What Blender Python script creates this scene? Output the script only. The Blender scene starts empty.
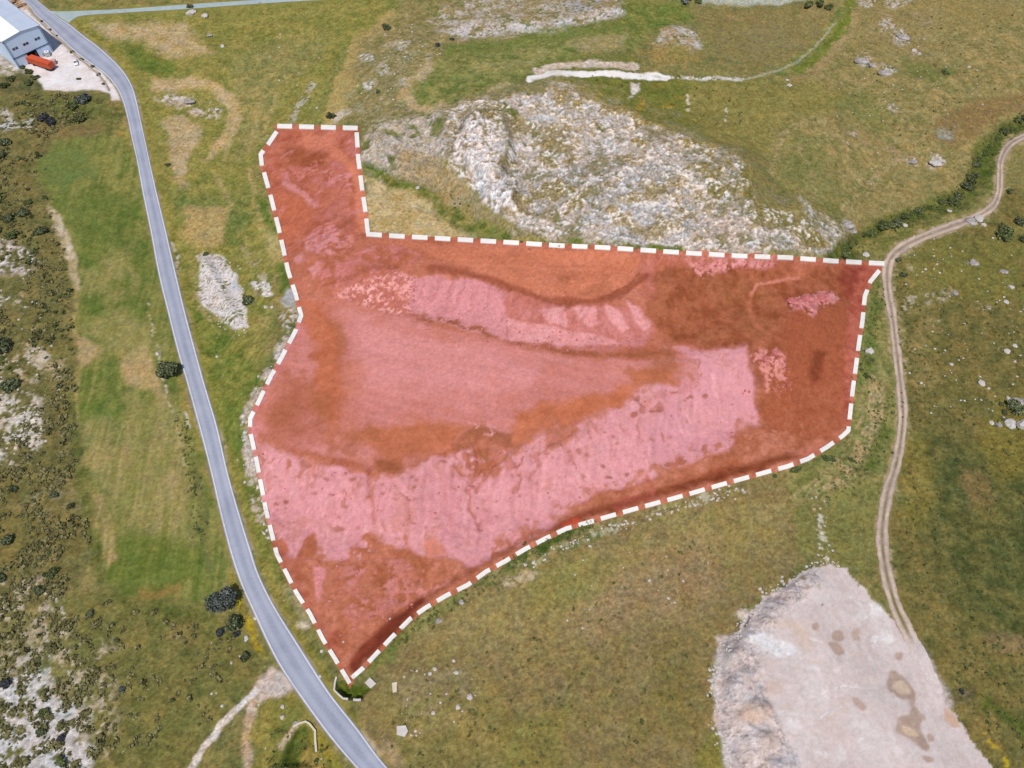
import bpy, bmesh, math, random
import numpy as np
from mathutils import Vector, Matrix

random.seed(7)
rng = np.random.default_rng(7)
SC = bpy.context.scene
COL = SC.collection
R = math.radians

# ------------------------------------------------------------------ camera
F = 711.0                      # focal length in pixels of a 1024 wide frame
TILT = R(33.0)                 # from straight down
H = 200.0
CT, ST = math.cos(TILT), math.sin(TILT)
cam_d = bpy.data.cameras.new('camera')
cam_d.sensor_width = 36.0
cam_d.lens = 36.0 * F / 1024.0
cam_d.clip_start = 1.0
cam_d.clip_end = 20000.0
cam = bpy.data.objects.new('camera', cam_d)
COL.objects.link(cam)
cam.location = (0, 0, H)
cam.rotation_euler = (TILT, 0, 0)
SC.camera = cam

# ------------------------------------------------------------------ sky, sun, exposure
SUN_EL, SUN_AZ = R(64.0), R(194.0)          # azimuth clockwise from +Y, where the sun stands
sdir = Vector((math.sin(SUN_AZ) * math.cos(SUN_EL), math.cos(SUN_AZ) * math.cos(SUN_EL), math.sin(SUN_EL)))
world = bpy.data.worlds.new('World')
SC.world = world
world.use_nodes = True
wn = world.node_tree
bg = wn.nodes['Background']
sky = wn.nodes.new('ShaderNodeTexSky')
sky.sky_type = 'NISHITA'
sky.sun_disc = False
sky.sun_elevation = SUN_EL
sky.sun_rotation = SUN_AZ
sky.altitude = 500
wn.links.new(sky.outputs[0], bg.inputs[0])
bg.inputs[1].default_value = 0.11
sun_d = bpy.data.lights.new('sun', 'SUN')
sun_d.energy = 4.0
sun_d.angle = R(0.5)
sun_d.color = (1.0, 0.955, 0.89)
sun = bpy.data.objects.new('sun', sun_d)
COL.objects.link(sun)
sun.rotation_euler = sdir.to_track_quat('Z', 'Y').to_euler()
SC.view_settings.view_transform = 'Standard'
SC.view_settings.look = 'None'
SC.view_settings.gamma = 1.0
SC.view_settings.use_curve_mapping = False
SC.view_settings.exposure = 0.0
SC.render.engine = 'CYCLES'

LUM = 1.36        # a white flat surface's brightness in this light; turns a seen colour into an albedo


MODE = None         # kind of ground whose measured hues are being used


def seen(c, k=1.0):
    a = np.array(c, dtype=np.float64)[:3]
    lum = a @ np.array([.3, .6, .1])
    if MODE == 'grass':
        if lum < 160:
            if a[1] - a[0] < 7:
                a = lum + 1.03 * (a - lum)
                a = a + (.15 if lum < 122 else .18) * (np.array([206, 186, 124]) - a)
        else:
            a = a + .13 * (np.array([255, 243, 238]) - a)
    elif MODE == 'plot':
        a = a + min(max(.04 + .19 * (lum - 80) / 55, .04), .20) * (np.array([255, 226, 224]) - a)
    a = np.clip(a, 0, 255) / 255.0
    lin = np.where(a <= 0.04045, a / 12.92, ((a + 0.055) / 1.055) ** 2.4)
    return np.clip(lin / LUM * k, 0.0, 0.85)


# ------------------------------------------------------------------ mapping between the picture and the ground
def proj(x, y, z):
    X, Y, Z = x, y, z - H
    depth = Y * ST - Z * CT
    up = Y * CT + Z * ST
    return 512 + F * X / depth, 384 - F * up / depth


def ray_at(px, py, z):
    u = (px - 512) / F
    v = (py - 384) / F
    k = (H - z) / (CT + v * ST)
    return u * k, (ST - v * CT) * k


# ------------------------------------------------------------------ noise
TAB = rng.random((8, 256, 256)).astype(np.float32) * 2 - 1


def vnoise(x, y, k=0):
    t = TAB[k % 8]
    xi = np.floor(x).astype(np.int32)
    yi = np.floor(y).astype(np.int32)
    fx = (x - xi).astype(np.float32)
    fy = (y - yi).astype(np.float32)
    fx = fx * fx * (3 - 2 * fx)
    fy = fy * fy * (3 - 2 * fy)
    a, b = xi & 255, (xi + 1) & 255
    c, d = yi & 255, (yi + 1) & 255
    return (t[c, a] * (1 - fx) + t[c, b] * fx) * (1 - fy) + (t[d, a] * (1 - fx) + t[d, b] * fx) * fy


def fbm(x, y, size, octv=4, k=0, gain=0.5):
    s = 1.0 / size
    out = 0
    amp = 1.0
    tot = 0
    ca, sa = math.cos(0.6), math.sin(0.6)
    for i in range(octv):
        xs = (x * ca - y * sa) * s + 17.3 * i + 31.7 * k
        ys = (x * sa + y * ca) * s + 9.1 * i + 13.9 * k
        out = out + amp * vnoise(xs, ys, k + i)
        tot += amp * amp
        x, y = x * ca - y * sa, x * sa + y * ca
        amp *= gain
        s *= 2.03
    return (out / math.sqrt(tot) * 1.7).astype(np.float32)      # about unit variance


def sstep(a, b, t):
    t = np.clip((t - a) / (b - a), 0, 1)
    return t * t * (3 - 2 * t)


def sdf(poly, u, v):
    P = np.array(poly, dtype=np.float32)
    d = np.full(u.shape, 1e9, np.float32)
    ins = np.zeros(u.shape, bool)
    n = len(P)
    for i in range(n):
        ax, ay = P[i]
        bx, by = P[(i + 1) % n]
        ex, ey = bx - ax, by - ay
        l2 = ex * ex + ey * ey + 1e-9
        t = np.clip(((u - ax) * ex + (v - ay) * ey) / l2, 0, 1)
        d = np.minimum(d, (u - ax - t * ex) ** 2 + (v - ay - t * ey) ** 2)
        if ay != by:
            c = (ay > v) != (by > v)
            ins ^= c & (u < (bx - ax) * (v - ay) / (by - ay) + ax)
    d = np.sqrt(d)
    return np.where(ins, d, -d)


def ldist(line, u, v):
    P = np.array(line, dtype=np.float32)
    d = np.full(u.shape, 1e9, np.float32)
    for i in range(len(P) - 1):
        ax, ay = P[i]
        ex, ey = P[i + 1] - P[i]
        l2 = ex * ex + ey * ey + 1e-9
        t = np.clip(((u - ax) * ex + (v - ay) * ey) / l2, 0, 1)
        d = np.minimum(d, (u - ax - t * ex) ** 2 + (v - ay - t * ey) ** 2)
    return np.sqrt(d)


def offset_poly(poly, d):
    P = np.array(poly, float)
    n = len(P)
    area = 0.5 * sum(P[i][0] * P[(i + 1) % n][1] - P[(i + 1) % n][0] * P[i][1] for i in range(n))
    s = 1 if area > 0 else -1
    out = []
    for i in range(n):
        a, b, c = P[i - 1], P[i], P[(i + 1) % n]
        n1 = np.array([(b - a)[1], -(b - a)[0]])
        n1 = n1 / (np.linalg.norm(n1) + 1e-9)
        n2 = np.array([(c - b)[1], -(c - b)[0]])
        n2 = n2 / (np.linalg.norm(n2) + 1e-9)
        m = n1 + n2
        m = m / max(np.dot(m, m) / 2, 0.35) if np.dot(m, m) > 0 else n1
        out.append(tuple(b + s * d * m))
    return out


def cc(ox, oy, s, *pts):
    return [(ox + p[0] / s, oy + p[1] / s) for p in pts]


# ------------------------------------------------------------------ outlines of the place
# main road: (left edge, right edge)
ROAD = [(-30, -36, -12, -36), (22, 0, 36.5, 0), (36, 15, 55, 15), (50, 28, 69, 24), (66, 44, 84, 36), (82, 58, 100, 48),
        (102, 72, 120, 67), (115, 86, 131, 83), (122, 100, 136.5, 99), (127, 117, 141, 120), (132, 140, 146.5, 145),
        (137, 162, 151, 166), (142.3, 192, 157, 192), (150, 229.5, 166, 229.5), (157.8, 272, 175.5, 270),
        (167.5, 312, 185.5, 312), (177.5, 352, 196.2, 352), (187, 384, 205, 384), (199.5, 430, 218, 428),
        (210, 470, 228.5, 474), (220, 514, 240, 514), (229, 549, 250, 546), (235.5, 570, 257.5, 570),
        (243, 590, 266.3, 590), (253, 612, 278.2, 612), (268, 645, 296, 640), (281, 669, 310, 662),
        (301, 698.5, 331, 694), (328.5, 736, 360, 731), (356, 768, 388, 768), (400, 815, 436, 815), (460, 870, 500, 870)]
SIDE_TOP = [(47, 10), (56, 11.5), (80, 11), (125, 9), (187, 4.5), (250, 0.5), (330, -4.5), (460, -13)]
SIDE_BOT = [(69, 23), (74, 19), (84, 15.5), (125, 12.7), (187, 9), (255, 4), (330, -0.5), (460, -8)]
TRACK = [(1060, 122, 7), (1024, 136.5, 7), (1009, 145.5, 7.5), (1001, 160, 7), (1000, 178, 7), (999, 192, 7), (993, 206, 8), (975, 217.5, 9),
         (948, 227.5, 9.5), (923, 237, 10), (903, 247, 10.5), (891, 258, 11), (887, 272, 10.5), (888, 292, 9.5), (892, 314, 9),
         (895.5, 342, 9), (898.5, 367, 9), (901, 390, 9.5), (903, 414, 10), (900.5, 441.5, 10), (895.5, 466.5, 11), (888, 491.5, 12),
         (883.5, 516.5, 12.5), (882, 539, 13), (884, 559, 12.5), (887, 576, 13), (894.5, 603, 13.5), (904.5, 626, 14), (913, 642, 14), (923, 660, 13), (933, 680, 11), (940, 694, 8)]
HEAP = [(728, 772), (725, 748), (721, 724), (715, 694), (719, 671), (718, 653), (725, 638), (741, 629), (749, 613), (771, 593),
        (792, 579), (813, 568), (830, 566), (845, 568), (853, 580), (866, 592), (884, 610), (908, 635), (925, 662), (940, 691),
        (955, 715), (976, 745), (992, 768), (1030, 820), (1060, 930), (760, 930)]
DASH = [  # centre line of the white overlay dashes, clockwise from the top left corner
    [(277.5, 126.5), (357.5, 128.6)],
    [(356.8, 133), (358.5, 160), (362, 187.5), (366, 214.5), (368, 233.5)],
    [(366.5, 234.5), (396, 236.5), (443, 239), (512, 243), (558, 246), (604, 248), (650, 251), (696, 254), (742, 256.5), (788, 258), (834, 261.5), (884, 264)],
    [(879, 271), (870, 282), (864.5, 297), (862, 322), (858.5, 344.5), (855.5, 367), (852.5, 389), (850, 411.5), (848, 431), (842, 436.5),
     (828, 446.5), (808, 459), (788, 466.5), (764, 473), (721, 485), (676, 498), (632, 510), (587, 523), (566, 529), (545, 539),
     (524, 550), (506, 561), (486, 572), (468, 585), (446, 596), (425, 608.5), (411, 618.5), (391, 638.5), (363, 668.5), (352, 678)],
    [(350, 683.5), (336, 660), (323.5, 640), (310, 613.5), (297, 593.5), (286.5, 573), (277, 554), (266, 509), (257, 461.5), (250.5, 432),
     (250.5, 419), (257, 406), (271, 377), (281, 359.5), (296, 331), (301.5, 316), (295, 292), (288.5, 272), (278.5, 227), (271, 197),
     (262, 165), (260.8, 155), (267, 147), (277, 132)],
]
PLOT_C = ([(277.5, 126.5), (357, 128.6)] + DASH[1] + DASH[2][1:-1] + [(882, 264)] + DASH[3] + DASH[4])
PLOT = offset_poly(PLOT_C, 2.2)
ROADPOLY = [(a[0], a[1]) for a in ROAD] + [(a[2], a[3]) for a in reversed(ROAD)]
PAD = [(20, -2), (36, 15.5), (50, 28.5), (66, 44.5), (82, 58.5), (102, 72.5), (114, 86.5), (121, 100), (113, 101), (110, 93), (100, 90), (85, 90), (66, 92), (45, 91), (36, 78),
       (24, 66), (0, 62), (-60, 60), (-60, 0), (-20, -40)]
OUT = [(446, 116), (470, 104), (520, 94), (560, 92), (640, 118), (690, 140), (742, 168), (756, 205), (800, 215), (838, 235), (830, 252),
       (740, 253), (640, 247), (570, 238), (520, 226), (490, 208), (474, 190), (452, 170)]

# ------------------------------------------------------------------ terrain grid
def axis(core, lo, hi):
    g = 1.0
    a, b = [core[0]], [core[-1]]
    while a[-1] > lo:
        g *= 1.12
        a.append(a[-1] - g)
    g = 1.0
    while b[-1] < hi:
        g *= 1.12
        b.append(b[-1] + g)
    return np.concatenate([np.array(a[:0:-1]), core, np.array(b[1:])])


xs = axis(np.arange(-290, 290.1, 0.46), -9000, 9000)
ys_l = [2.0]
while ys_l[-1] < 400:
    ys_l.append(ys_l[-1] + 0.30 + 0.34 * max(0, ys_l[-1]) / 400)
ys = axis(np.array(ys_l), -9000, 12000)
NX, NY = len(xs), len(ys)
GX, GY = np.meshgrid(xs, ys)
GX = GX.astype(np.float32)
GY = GY.astype(np.float32)
CORE = (np.abs(GX) < 300) & (GY > -4) & (GY < 410)

N40 = fbm(GX, GY, 45, 4, 0)
N15 = fbm(GX, GY, 15, 4, 1)
N5 = fbm(GX, GY, 5.0, 3, 2)
N5b = fbm(GX, GY, 5.0, 3, 5)
N2 = fbm(GX, GY, 2.0, 3, 3)
N2b = fbm(GX, GY, 2.2, 2, 6)
N1 = fbm(GX, GY, 0.9, 2, 4)
N15b = fbm(GX, GY, 13, 4, 7)
NW = (rng.random(GX.shape).astype(np.float32) - .5) * 3.4

# height of the land, from features drawn in picture coordinates
def ramp(u, v, poly, w_out, h):
    return h * sstep(-w_out, 0, sdf(poly, u, v))


T1 = [(330, 262), (400, 268), (440, 270), (490, 277), (545, 296), (600, 298), (655, 294), (720, 270), (760, 255), (740, 180), (600, 90), (400, 100), (362, 180)]
T2 = [(300, 300), (275, 400), (290, 440), (330, 458), (400, 472), (440, 448), (475, 428), (520, 445), (575, 425), (640, 392), (690, 362), (750, 346), (800, 310),
      (800, 120), (600, 40), (380, 100), (330, 180)]


def shape(u, v):
    z = ramp(u, v, T1, 46, 4.5) + ramp(u, v, T2, 78, 7.0)
    z = z + ramp(u, v, OUT, 26, 5.0)
    z = z + ramp(u, v, [(475, 112), (500, 118), (508, 150), (498, 168), (474, 168), (462, 145)], 11, 4.5) + ramp(u, v, [(484, 172), (515, 176), (512, 205), (492, 205)], 11, 2.5)
    z = z + ramp(u, v, [(362, 130), (440, 120), (450, 165), (400, 170)], 25, 2.5)
    hp = sdf(HEAP, u, v)
    z = z + 2.6 * sstep(-2, 22, hp) * sstep(0, 75, ((u - 845) * (768 - 568) - (v - 568) * (992 - 845)) / -248.0)
    for (bx, by, br, bh) in [(732, 655, 14, 2.6), (738, 684, 15, 2.8), (757, 710, 17, 2.6), (764, 739, 17, 2.6), (780, 768, 17, 2.6), (812, 582, 20, 2.0), (790, 594, 13, 1.4), (768, 610, 15, 2.2), (748, 634, 12, 1.6)]:
        z = z + .72 * bh * np.exp(-((u - bx) ** 2 + (v - by) ** 2) / (br * 0.62) ** 2)
    # hollows behind the culvert walls, ditch below the hedge, bank along the lower plot edge
    z = z - 2.2 * sstep(-1.5, 5, sdf([(334, 684), (344, 700), (362, 700), (372, 688), (352, 676)], u, v))
    z = z - 2.2 * sstep(-2, 7, sdf([(295, 727), (310, 726), (315, 735), (314, 768), (280, 768)], u, v))
    z = z - 1.6 * sstep(16, 2, ldist([(835, 262), (870, 238), (920, 215), (970, 190), (985, 160), (1010, 128), (1060, 110)], u, v))
    z = z + 1.5 * sstep(10, 0, ldist([(358, 672), (411, 614), (486, 568), (566, 525), (676, 494), (790, 462)], u, v))
    z = z + 1.8 * sstep(12, 0, ldist([(350, 82), (470, 20), (560, 20), (620, 5)], u, v))
    z = z + 2.2 * sstep(16, 0, ldist([(675, 36), (690, 52)], u, v)) + 1.5 * sstep(10, 0, ldist([(205, 262), (225, 300), (238, 325)], u, v))
    return z


U0, V0 = proj(GX, GY, np.zeros_like(GX))
zz = np.zeros_like(GX)
idx = np.where(CORE.ravel())[0]
u, v = U0.ravel()[idx], V0.ravel()[idx]
zc = shape(u, v)
for _ in range(3):
    pu, pv = proj(GX.ravel()[idx], GY.ravel()[idx], zc)
    zc = 0.5 * zc + 0.5 * shape(pu, pv)
fx, fy = GX.ravel()[idx], GY.ravel()[idx]
fade = sstep(300, 250, np.abs(fx)) * sstep(-4, 6, fy) * sstep(410, 380, fy)
zflat = zz.ravel()
zflat[idx] = zc * np.where(fy < 30, 1.0, fade)
zz = zflat.reshape(GX.shape)
# far hills beyond the frame
RR = np.sqrt(GX.astype(np.float64) ** 2 + (GY - 180) ** 2)
zz += (sstep(700, 4000, RR) * (60 + 45 * fbm(GX, GY, 1500, 4, 3))).astype(np.float32)
NEAR = sstep(420, 330, np.maximum(np.abs(GX), np.abs(GY - 180))).astype(np.float32)
zz += 0.78 * N40 * NEAR
U, V = proj(GX, GY, zz)
INV = CORE & (U > -60) & (U < 1084) & (V > -60) & (V < 830)

ui, vi = U[INV], V[INV]
nx40, nx15, nx15b, nx5, nx5b, nx2, nx2b, nx1, nxw = (a[INV] for a in (N40, N15, N15b, N5, N5b, N2, N2b, N1, NW))
wxi, wyi = GX[INV], GY[INV]
M = len(ui)

# ------------------------------------------------------------------ ground colour, painted as material layers
ALB = np.zeros((M, 3), np.float32)
ROCK = np.zeros(M, np.float32)       # how craggy
ROUGH = np.full(M, 1.0, np.float32)  # how tufty


def sub(pts, pad):
    P = np.array(pts)
    lo, hi = P[:, :2].min(0) - pad, P[:, :2].max(0) + pad
    return np.where((ui > lo[0]) & (ui < hi[0]) & (vi > lo[1]) & (vi < hi[1]))[0]


def rows(i, ang, across, along, k=5):
    c, s = math.cos(R(ang)), math.sin(R(ang))
    a = wxi[i] * c + wyi[i] * s
    b = -wxi[i] * s + wyi[i] * c
    return fbm(a / along * 10, b / across * 10, 10, 3, k)


def smooth_poly(pts, n=5):
    P = np.array(pts, float)
    m = len(P)
    out = []
    for i in range(m):
        p0, p1, p2, p3 = P[i - 1], P[i], P[(i + 1) % m], P[(i + 2) % m]
        for t in np.linspace(0, 1, n, endpoint=False):
            out.append(tuple(.5 * (2 * p1 + (p2 - p0) * t + (2 * p0 - 5 * p1 + 4 * p2 - p3) * t * t + (3 * p1 - p0 - 3 * p2 + p3) * t ** 3)))
    return out


def put(i, a, c1, c2, mixn, op):
    c1, c2 = seen(c1), seen(c2 if c2 is not None else c1)
    t = np.clip(0.5 + 0.38 * mixn, 0, 1)[:, None]
    col = c1 * (1 - t) + c2 * t
    a = (a * op)[:, None]
    ALB[i] = ALB[i] * (1 - a) + col * a


def zone(poly, c1, c2=None, soft=4, warp=5, op=1.0, patch=None, pn='m', row=None, rock=0, rough=None):
    """patch: share of cover 0..1, broken up by noise pn (l, m, s, f)"""
    i = sub(poly, soft + warp * 2.5 + 2)
    if len(i) == 0:
        return
    uu = ui[i] + warp * (0.6 * nx15[i] + 0.45 * nx5[i] + 0.2 * nx2[i])
    vv = vi[i] + warp * 0.8 * (0.6 * nx15b[i] + 0.45 * nx5b[i] + 0.2 * nx2b[i])
    a = sstep(-soft, soft, sdf(poly, uu, vv))
    _fin(i, a, c1, c2, op, patch, pn, row, rock, rough)


def line(pts, w, c1, c2=None, soft=1.5, warp=2, op=1.0, patch=None, pn='s', row=None, rock=0, rough=None):
    i = sub(pts, soft + w + warp * 2.5 + 2)
    if len(i) == 0:
        return
    uu = ui[i] + warp * (0.6 * nx5[i] + 0.4 * nx2[i])
    vv = vi[i] + warp * (0.6 * nx5b[i] + 0.4 * nx2b[i])
    a = sstep(-soft, soft, w - ldist(pts, uu, vv))
    _fin(i, a, c1, c2, op, patch, pn, row, rock, rough)


def blob(x, y, r, c1, c2=None, **k):
    pts = [(x + r * math.cos(t), y + r * 0.8 * math.sin(t)) for t in np.linspace(0, 2 * math.pi, 9)[:-1]]
    zone(pts, c1, c2, **k)


def _fin(i, a, c1, c2, op, patch, pn, row, rock, rough):
    if patch is not None:
        n = {'l': nx40[i] * .7 + nx15[i] * .5, 'm': 0.5 * nx15[i] + 0.6 * nx5[i] + .35 * nx2[i], 's': 0.5 * nx5b[i] + 0.7 * nx2[i] + .4 * nx1[i],
             'f': 0.75 * nx2b[i] + 0.75 * nx1[i], 'p': .55 * nxw[i] + .6 * nx1[i] + .35 * nx2b[i]}[pn]
        th = 1.9 * (0.5 - patch)
        a = a * sstep(th - 0.35, th + 0.35, n)
    mixn = 0.7 * nx5[i] + 0.7 * nx2b[i]
    if row is not None:
        mixn = 0.55 * mixn + (0.45 if MODE == 'plot' else 1.0) * rows(i, *row)
    put(i, a, c1, c2, mixn, op)
    if rock:
        ROCK[i] = np.maximum(ROCK[i], rock * a)
    if rough is not None:
        ROUGH[i] = ROUGH[i] * (1 - a) + rough * a


ALL = np.arange(M)
MODE = 'grass'
# base: dry spring grass
put(ALL, np.ones(M), (104, 104, 56), (134, 122, 76), nx15 * 0.8 + nx5 * 0.5 + nx2 * .5, 1.0)

zone([(770, 20), (860, 0), (1084, -60), (1084, 110), (1000, 130), (980, 160), (960, 190), (890, 225), (850, 235), (800, 190), (770, 150), (800, 110)], (126, 116, 66), (144, 128, 84), soft=8, warp=8)
zone([(860, 0), (1024, -20), (1024, 20), (960, 30), (900, 50), (860, 45)], (146, 126, 80), (128, 116, 66), soft=8, warp=8, op=.7)
# ---- upper left meadow
zone([(60, 10), (400, -30), (400, 60), (330, 125), (270, 130), (262, 170), (285, 270), (240, 420), (215, 400), (160, 190), (135, 90)], (118, 118, 52), (136, 128, 66), soft=10, warp=8)
zone([(40, -20), (330, -40), (250, -1), (125, 7), (60, 9)], (108, 108, 52), (138, 122, 74), soft=3, warp=2)
zone(cc(0, 0, 4, (370, 100), (560, 80), (740, 90), (850, 220), (780, 235), (640, 220), (560, 150), (420, 150)), (190, 160, 114), (162, 140, 92), soft=6, warp=5, op=1)
zone(cc(0, 0, 4, (470, 170), (620, 200), (740, 290), (600, 300), (540, 260)), (98, 112, 46), (112, 120, 54), soft=6, warp=5, op=1)
zone(cc(0, 0, 4, (600, 320), (760, 310), (880, 340), (960, 400), (960, 470), (900, 590), (820, 640), (870, 560), (910, 450), (860, 370), (700, 370), (610, 360)), (194, 162, 116), (174, 148, 102), soft=4, warp=3, op=1)
zone(cc(0, 0, 4, (640, 480), (720, 460), (790, 500), (780, 600), (740, 700), (735, 780), (700, 720), (680, 600)), (186, 158, 116), (158, 138, 96), soft=4, warp=4, op=1)
zone(cc(0, 0, 4, (610, 400), (700, 380), (880, 440), (860, 480), (740, 450)), (150, 128, 104), (190, 178, 160), soft=3, warp=4, patch=.55, pn='s')
zone([(175, 185), (225, 195), (250, 185), (260, 215), (240, 240), (200, 235), (180, 215)], (108, 118, 56), (124, 126, 66), soft=8, warp=6)
zone([(188, 207), (230, 205), (222, 240), (200, 248), (186, 236)], (176, 148, 98), (160, 138, 88), soft=5, warp=5, op=1)
zone([(228, 60), (262, 45), (300, 40), (330, 40), (300, 80), (270, 110), (250, 160), (232, 160), (240, 110)], (128, 124, 72), (146, 134, 84), soft=8, warp=6, op=.7)
for (a, b) in [((232, 100), (225, 160)), ((262, 95), (250, 150)), ((275, 95), (262, 140)), ((250, 170), (262, 230)), ((215, 175), (232, 205))]:
    line([a, b], 2.2, (168, 146, 98), soft=2.5, op=.7)
line([(312, 86), (305, 98), (298, 108), (292, 122)], 3.2, (190, 182, 172), (150, 142, 120), soft=1.5, patch=.6, pn='f', warp=1.5)
zone([(392, 10), (400, 14), (372, 50), (352, 92), (336, 122), (318, 126), (330, 95), (350, 50), (370, 28)], (178, 152, 96), (164, 144, 88), soft=3, warp=3)
line([(345, 50), (325, 95), (312, 124)], 4, (122, 122, 66), soft=4, op=.7)
line([(335, 118), (352, 110), (362, 104)], 3.5, (196, 176, 150), soft=2, warp=2)
# verge of the road, flowers
line([(46, 12), (78, 26), (105, 44), (128, 72), (139, 98), (147, 135), (160, 190), (180, 270), (208, 370), (232, 460), (262, 560), (300, 640), (340, 700), (400, 772)], 5,
     (118, 112, 40), (142, 132, 62), soft=4, warp=3, op=.75)
line([(120, 108), (130, 150), (138, 192), (152, 270), (178, 372), (200, 455), (222, 540), (236, 595), (262, 655)], 4.5, (128, 116, 38), (150, 132, 56), soft=3, warp=3, op=.7)
line([(233, 585), (245, 612), (252, 628), (258, 645)], 4, (176, 156, 22), (140, 122, 40), soft=3, warp=3, patch=.6, pn='s')
line([(168, 232), (176, 258), (178, 275)], 1.2, (190, 178, 165), soft=1, patch=.6, pn='f')

for e, sg in ((0, -1), (2, 1)):
    line([(q[e] + sg * 1.0, q[e + 1]) for q in ROAD], 1.6, (164, 148, 118), (128, 116, 84), soft=1, warp=2.2, patch=.55, pn='s')
# ---- left field strip and verge
zone([(36, 160), (60, 142), (110, 128), (134, 150), (142, 200), (160, 280), (178, 360), (186, 400), (202, 450), (214, 500), (232, 570), (212, 605), (160, 598), (112, 596), (96, 540),
      (84, 480), (78, 420), (76, 340), (68, 270), (55, 220)], (100, 112, 50), (128, 126, 66), soft=5, warp=4, row=(97, 1.1, 24), rough=.7)
zone([(34, 155), (60, 146), (95, 150), (100, 178), (60, 190), (44, 178)], (114, 128, 70), (104, 116, 60), soft=8, warp=6, op=.8)
zone([(78, 195), (135, 195), (150, 260), (140, 300), (80, 262), (64, 215)], (94, 110, 46), (108, 118, 56), soft=10, warp=6, op=.7, row=(100, 1.2, 24))
zone([(88, 300), (145, 300), (150, 345), (95, 342)], (80, 106, 38), (94, 114, 44), soft=10, warp=6, op=.75, row=(95, 1.2, 24))
zone([(80, 400), (120, 395), (165, 405), (170, 440), (80, 432)], (86, 112, 42), (104, 120, 54), soft=10, warp=8, op=.6, row=(95, 1.2, 24))
zone([(100, 540), (190, 530), (205, 585), (118, 588)], (96, 110, 42), (112, 120, 56), soft=10, warp=6, op=.75, row=(95, 1.2, 24))
zone(cc(0, 192, 4, (192, 48), (240, 95), (275, 180), (310, 290), (315, 390), (290, 390), (268, 290), (240, 200), (205, 110)), (176, 154, 116), (198, 182, 156), soft=2, warp=2.5, row=(105, .7, 12))
zone(cc(0, 192, 4, (300, 560), (330, 590), (420, 620), (400, 680), (330, 700), (300, 680)), (172, 146, 110), (150, 132, 86), soft=4, warp=3, row=(95, .9, 14))
line([(76, 285), (76, 345), (77, 400), (80, 470), (86, 500)], 2.2, (160, 138, 92), soft=2, warp=2, op=.7)
zone(cc(0, 192, 4, (480, 690), (560, 610), (600, 630), (640, 780), (580, 800), (500, 760)), (186, 154, 116), (166, 140, 96), soft=4, warp=3, row=(100, .8, 14))
line([(146, 380), (160, 392), (163, 402)], 5, (180, 150, 110), (160, 138, 90), soft=4, op=.8)
zone(cc(0, 192, 4, (320, 300), (430, 330), (440, 380), (330, 400)), (158, 142, 92), (120, 122, 64), soft=6, warp=5, op=.6, row=(95, .9, 14))
zone(cc(0, 192, 4, (510, 290), (545, 300), (560, 420), (535, 420)), (156, 138, 90), (130, 124, 70), soft=4, warp=4, op=.7, row=(97, .9, 14))
zone(cc(0, 384, 4, (350, 250), (460, 240), (580, 220), (550, 320), (440, 330), (360, 310)), (168, 144, 98), (140, 128, 74), soft=6, warp=6, row=(95, .8, 12), op=.8)
zone(cc(0, 384, 4, (340, 440), (400, 450), (440, 540), (480, 700), (440, 740), (400, 640)), (174, 146, 104), (130, 120, 70), soft=4, warp=4, row=(100, .8, 12), op=.9)
zone(cc(0, 384, 4, (690, 350), (740, 350), (760, 480), (740, 560), (700, 480), (650, 400)), (172, 142, 102), (138, 124, 74), soft=5, warp=4, row=(97, .8, 12), op=.85)
zone(cc(0, 384, 4, (470, 430), (560, 430), (570, 560), (500, 560)), (158, 138, 88), (112, 120, 56), soft=8, warp=6, row=(97, .8, 12), op=.6)
zone([(138, 590), (178, 582), (180, 594), (140, 598)], (146, 112, 58), (130, 110, 56), soft=4, warp=4, op=.8)
line([(148, 300), (157, 345), (166, 392), (180, 440), (184, 470)], 1.2, (180, 165, 140), soft=1, patch=.5, pn='f')
line([(185, 412), (189, 425)], 1.2, (205, 195, 180), soft=1)
line([(196, 470), (203, 520), (208, 570)], 4, (102, 98, 58), (84, 90, 44), soft=4, op=.7)

zone([(70, 260), (140, 250), (158, 300), (186, 400), (214, 500), (232, 570), (150, 560), (100, 520), (84, 450), (76, 340)], (164, 144, 94), (130, 126, 70), soft=10, warp=8, row=(96, .8, 16), op=.7, patch=.42, pn='l')
zone([(80, 420), (170, 420), (200, 500), (190, 540), (110, 530), (84, 470)], (166, 144, 98), (118, 118, 60), soft=10, warp=8, row=(96, .8, 14), op=.65)
# ---- left scrub
zone([(-60, 78), (45, 92), (100, 94), (118, 104), (125, 128), (60, 142), (36, 158), (55, 220), (72, 290), (76, 380), (80, 460), (100, 560), (60, 600), (-60, 620)],
     (90, 88, 46), (114, 104, 62), soft=5, warp=5)
zone([(35, 96), (110, 96), (122, 125), (100, 132), (60, 118)], (88, 100, 44), (104, 106, 56), soft=5, warp=5, op=.8)
line([(45, 130), (70, 134), (100, 128)], 5, (132, 106, 72), (112, 96, 58), soft=5, op=.7)
zone([(-60, 380), (20, 385), (44, 395), (46, 440), (25, 458), (-60, 465)], (206, 196, 184), (176, 164, 144), soft=4, warp=6, patch=.55, pn='s', rock=.25)
zone([(-60, 240), (22, 243), (36, 262), (34, 274), (-60, 272)], (208, 200, 196), (170, 160, 150), soft=4, warp=6, patch=.55, pn='s', rock=.3)
zone([(-60, 290), (25, 295), (28, 310), (-60, 315)], (196, 186, 170), (150, 136, 110), soft=3, warp=6, patch=.4, pn='s')
zone([(0, 345), (62, 345), (66, 382), (0, 380)], (190, 178, 162), (150, 136, 110), soft=5, warp=6, patch=.36, pn='s')
zone([(40, 345), (70, 345), (72, 360), (50, 365)], (120, 110, 60), (96, 92, 46), soft=4)
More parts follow.
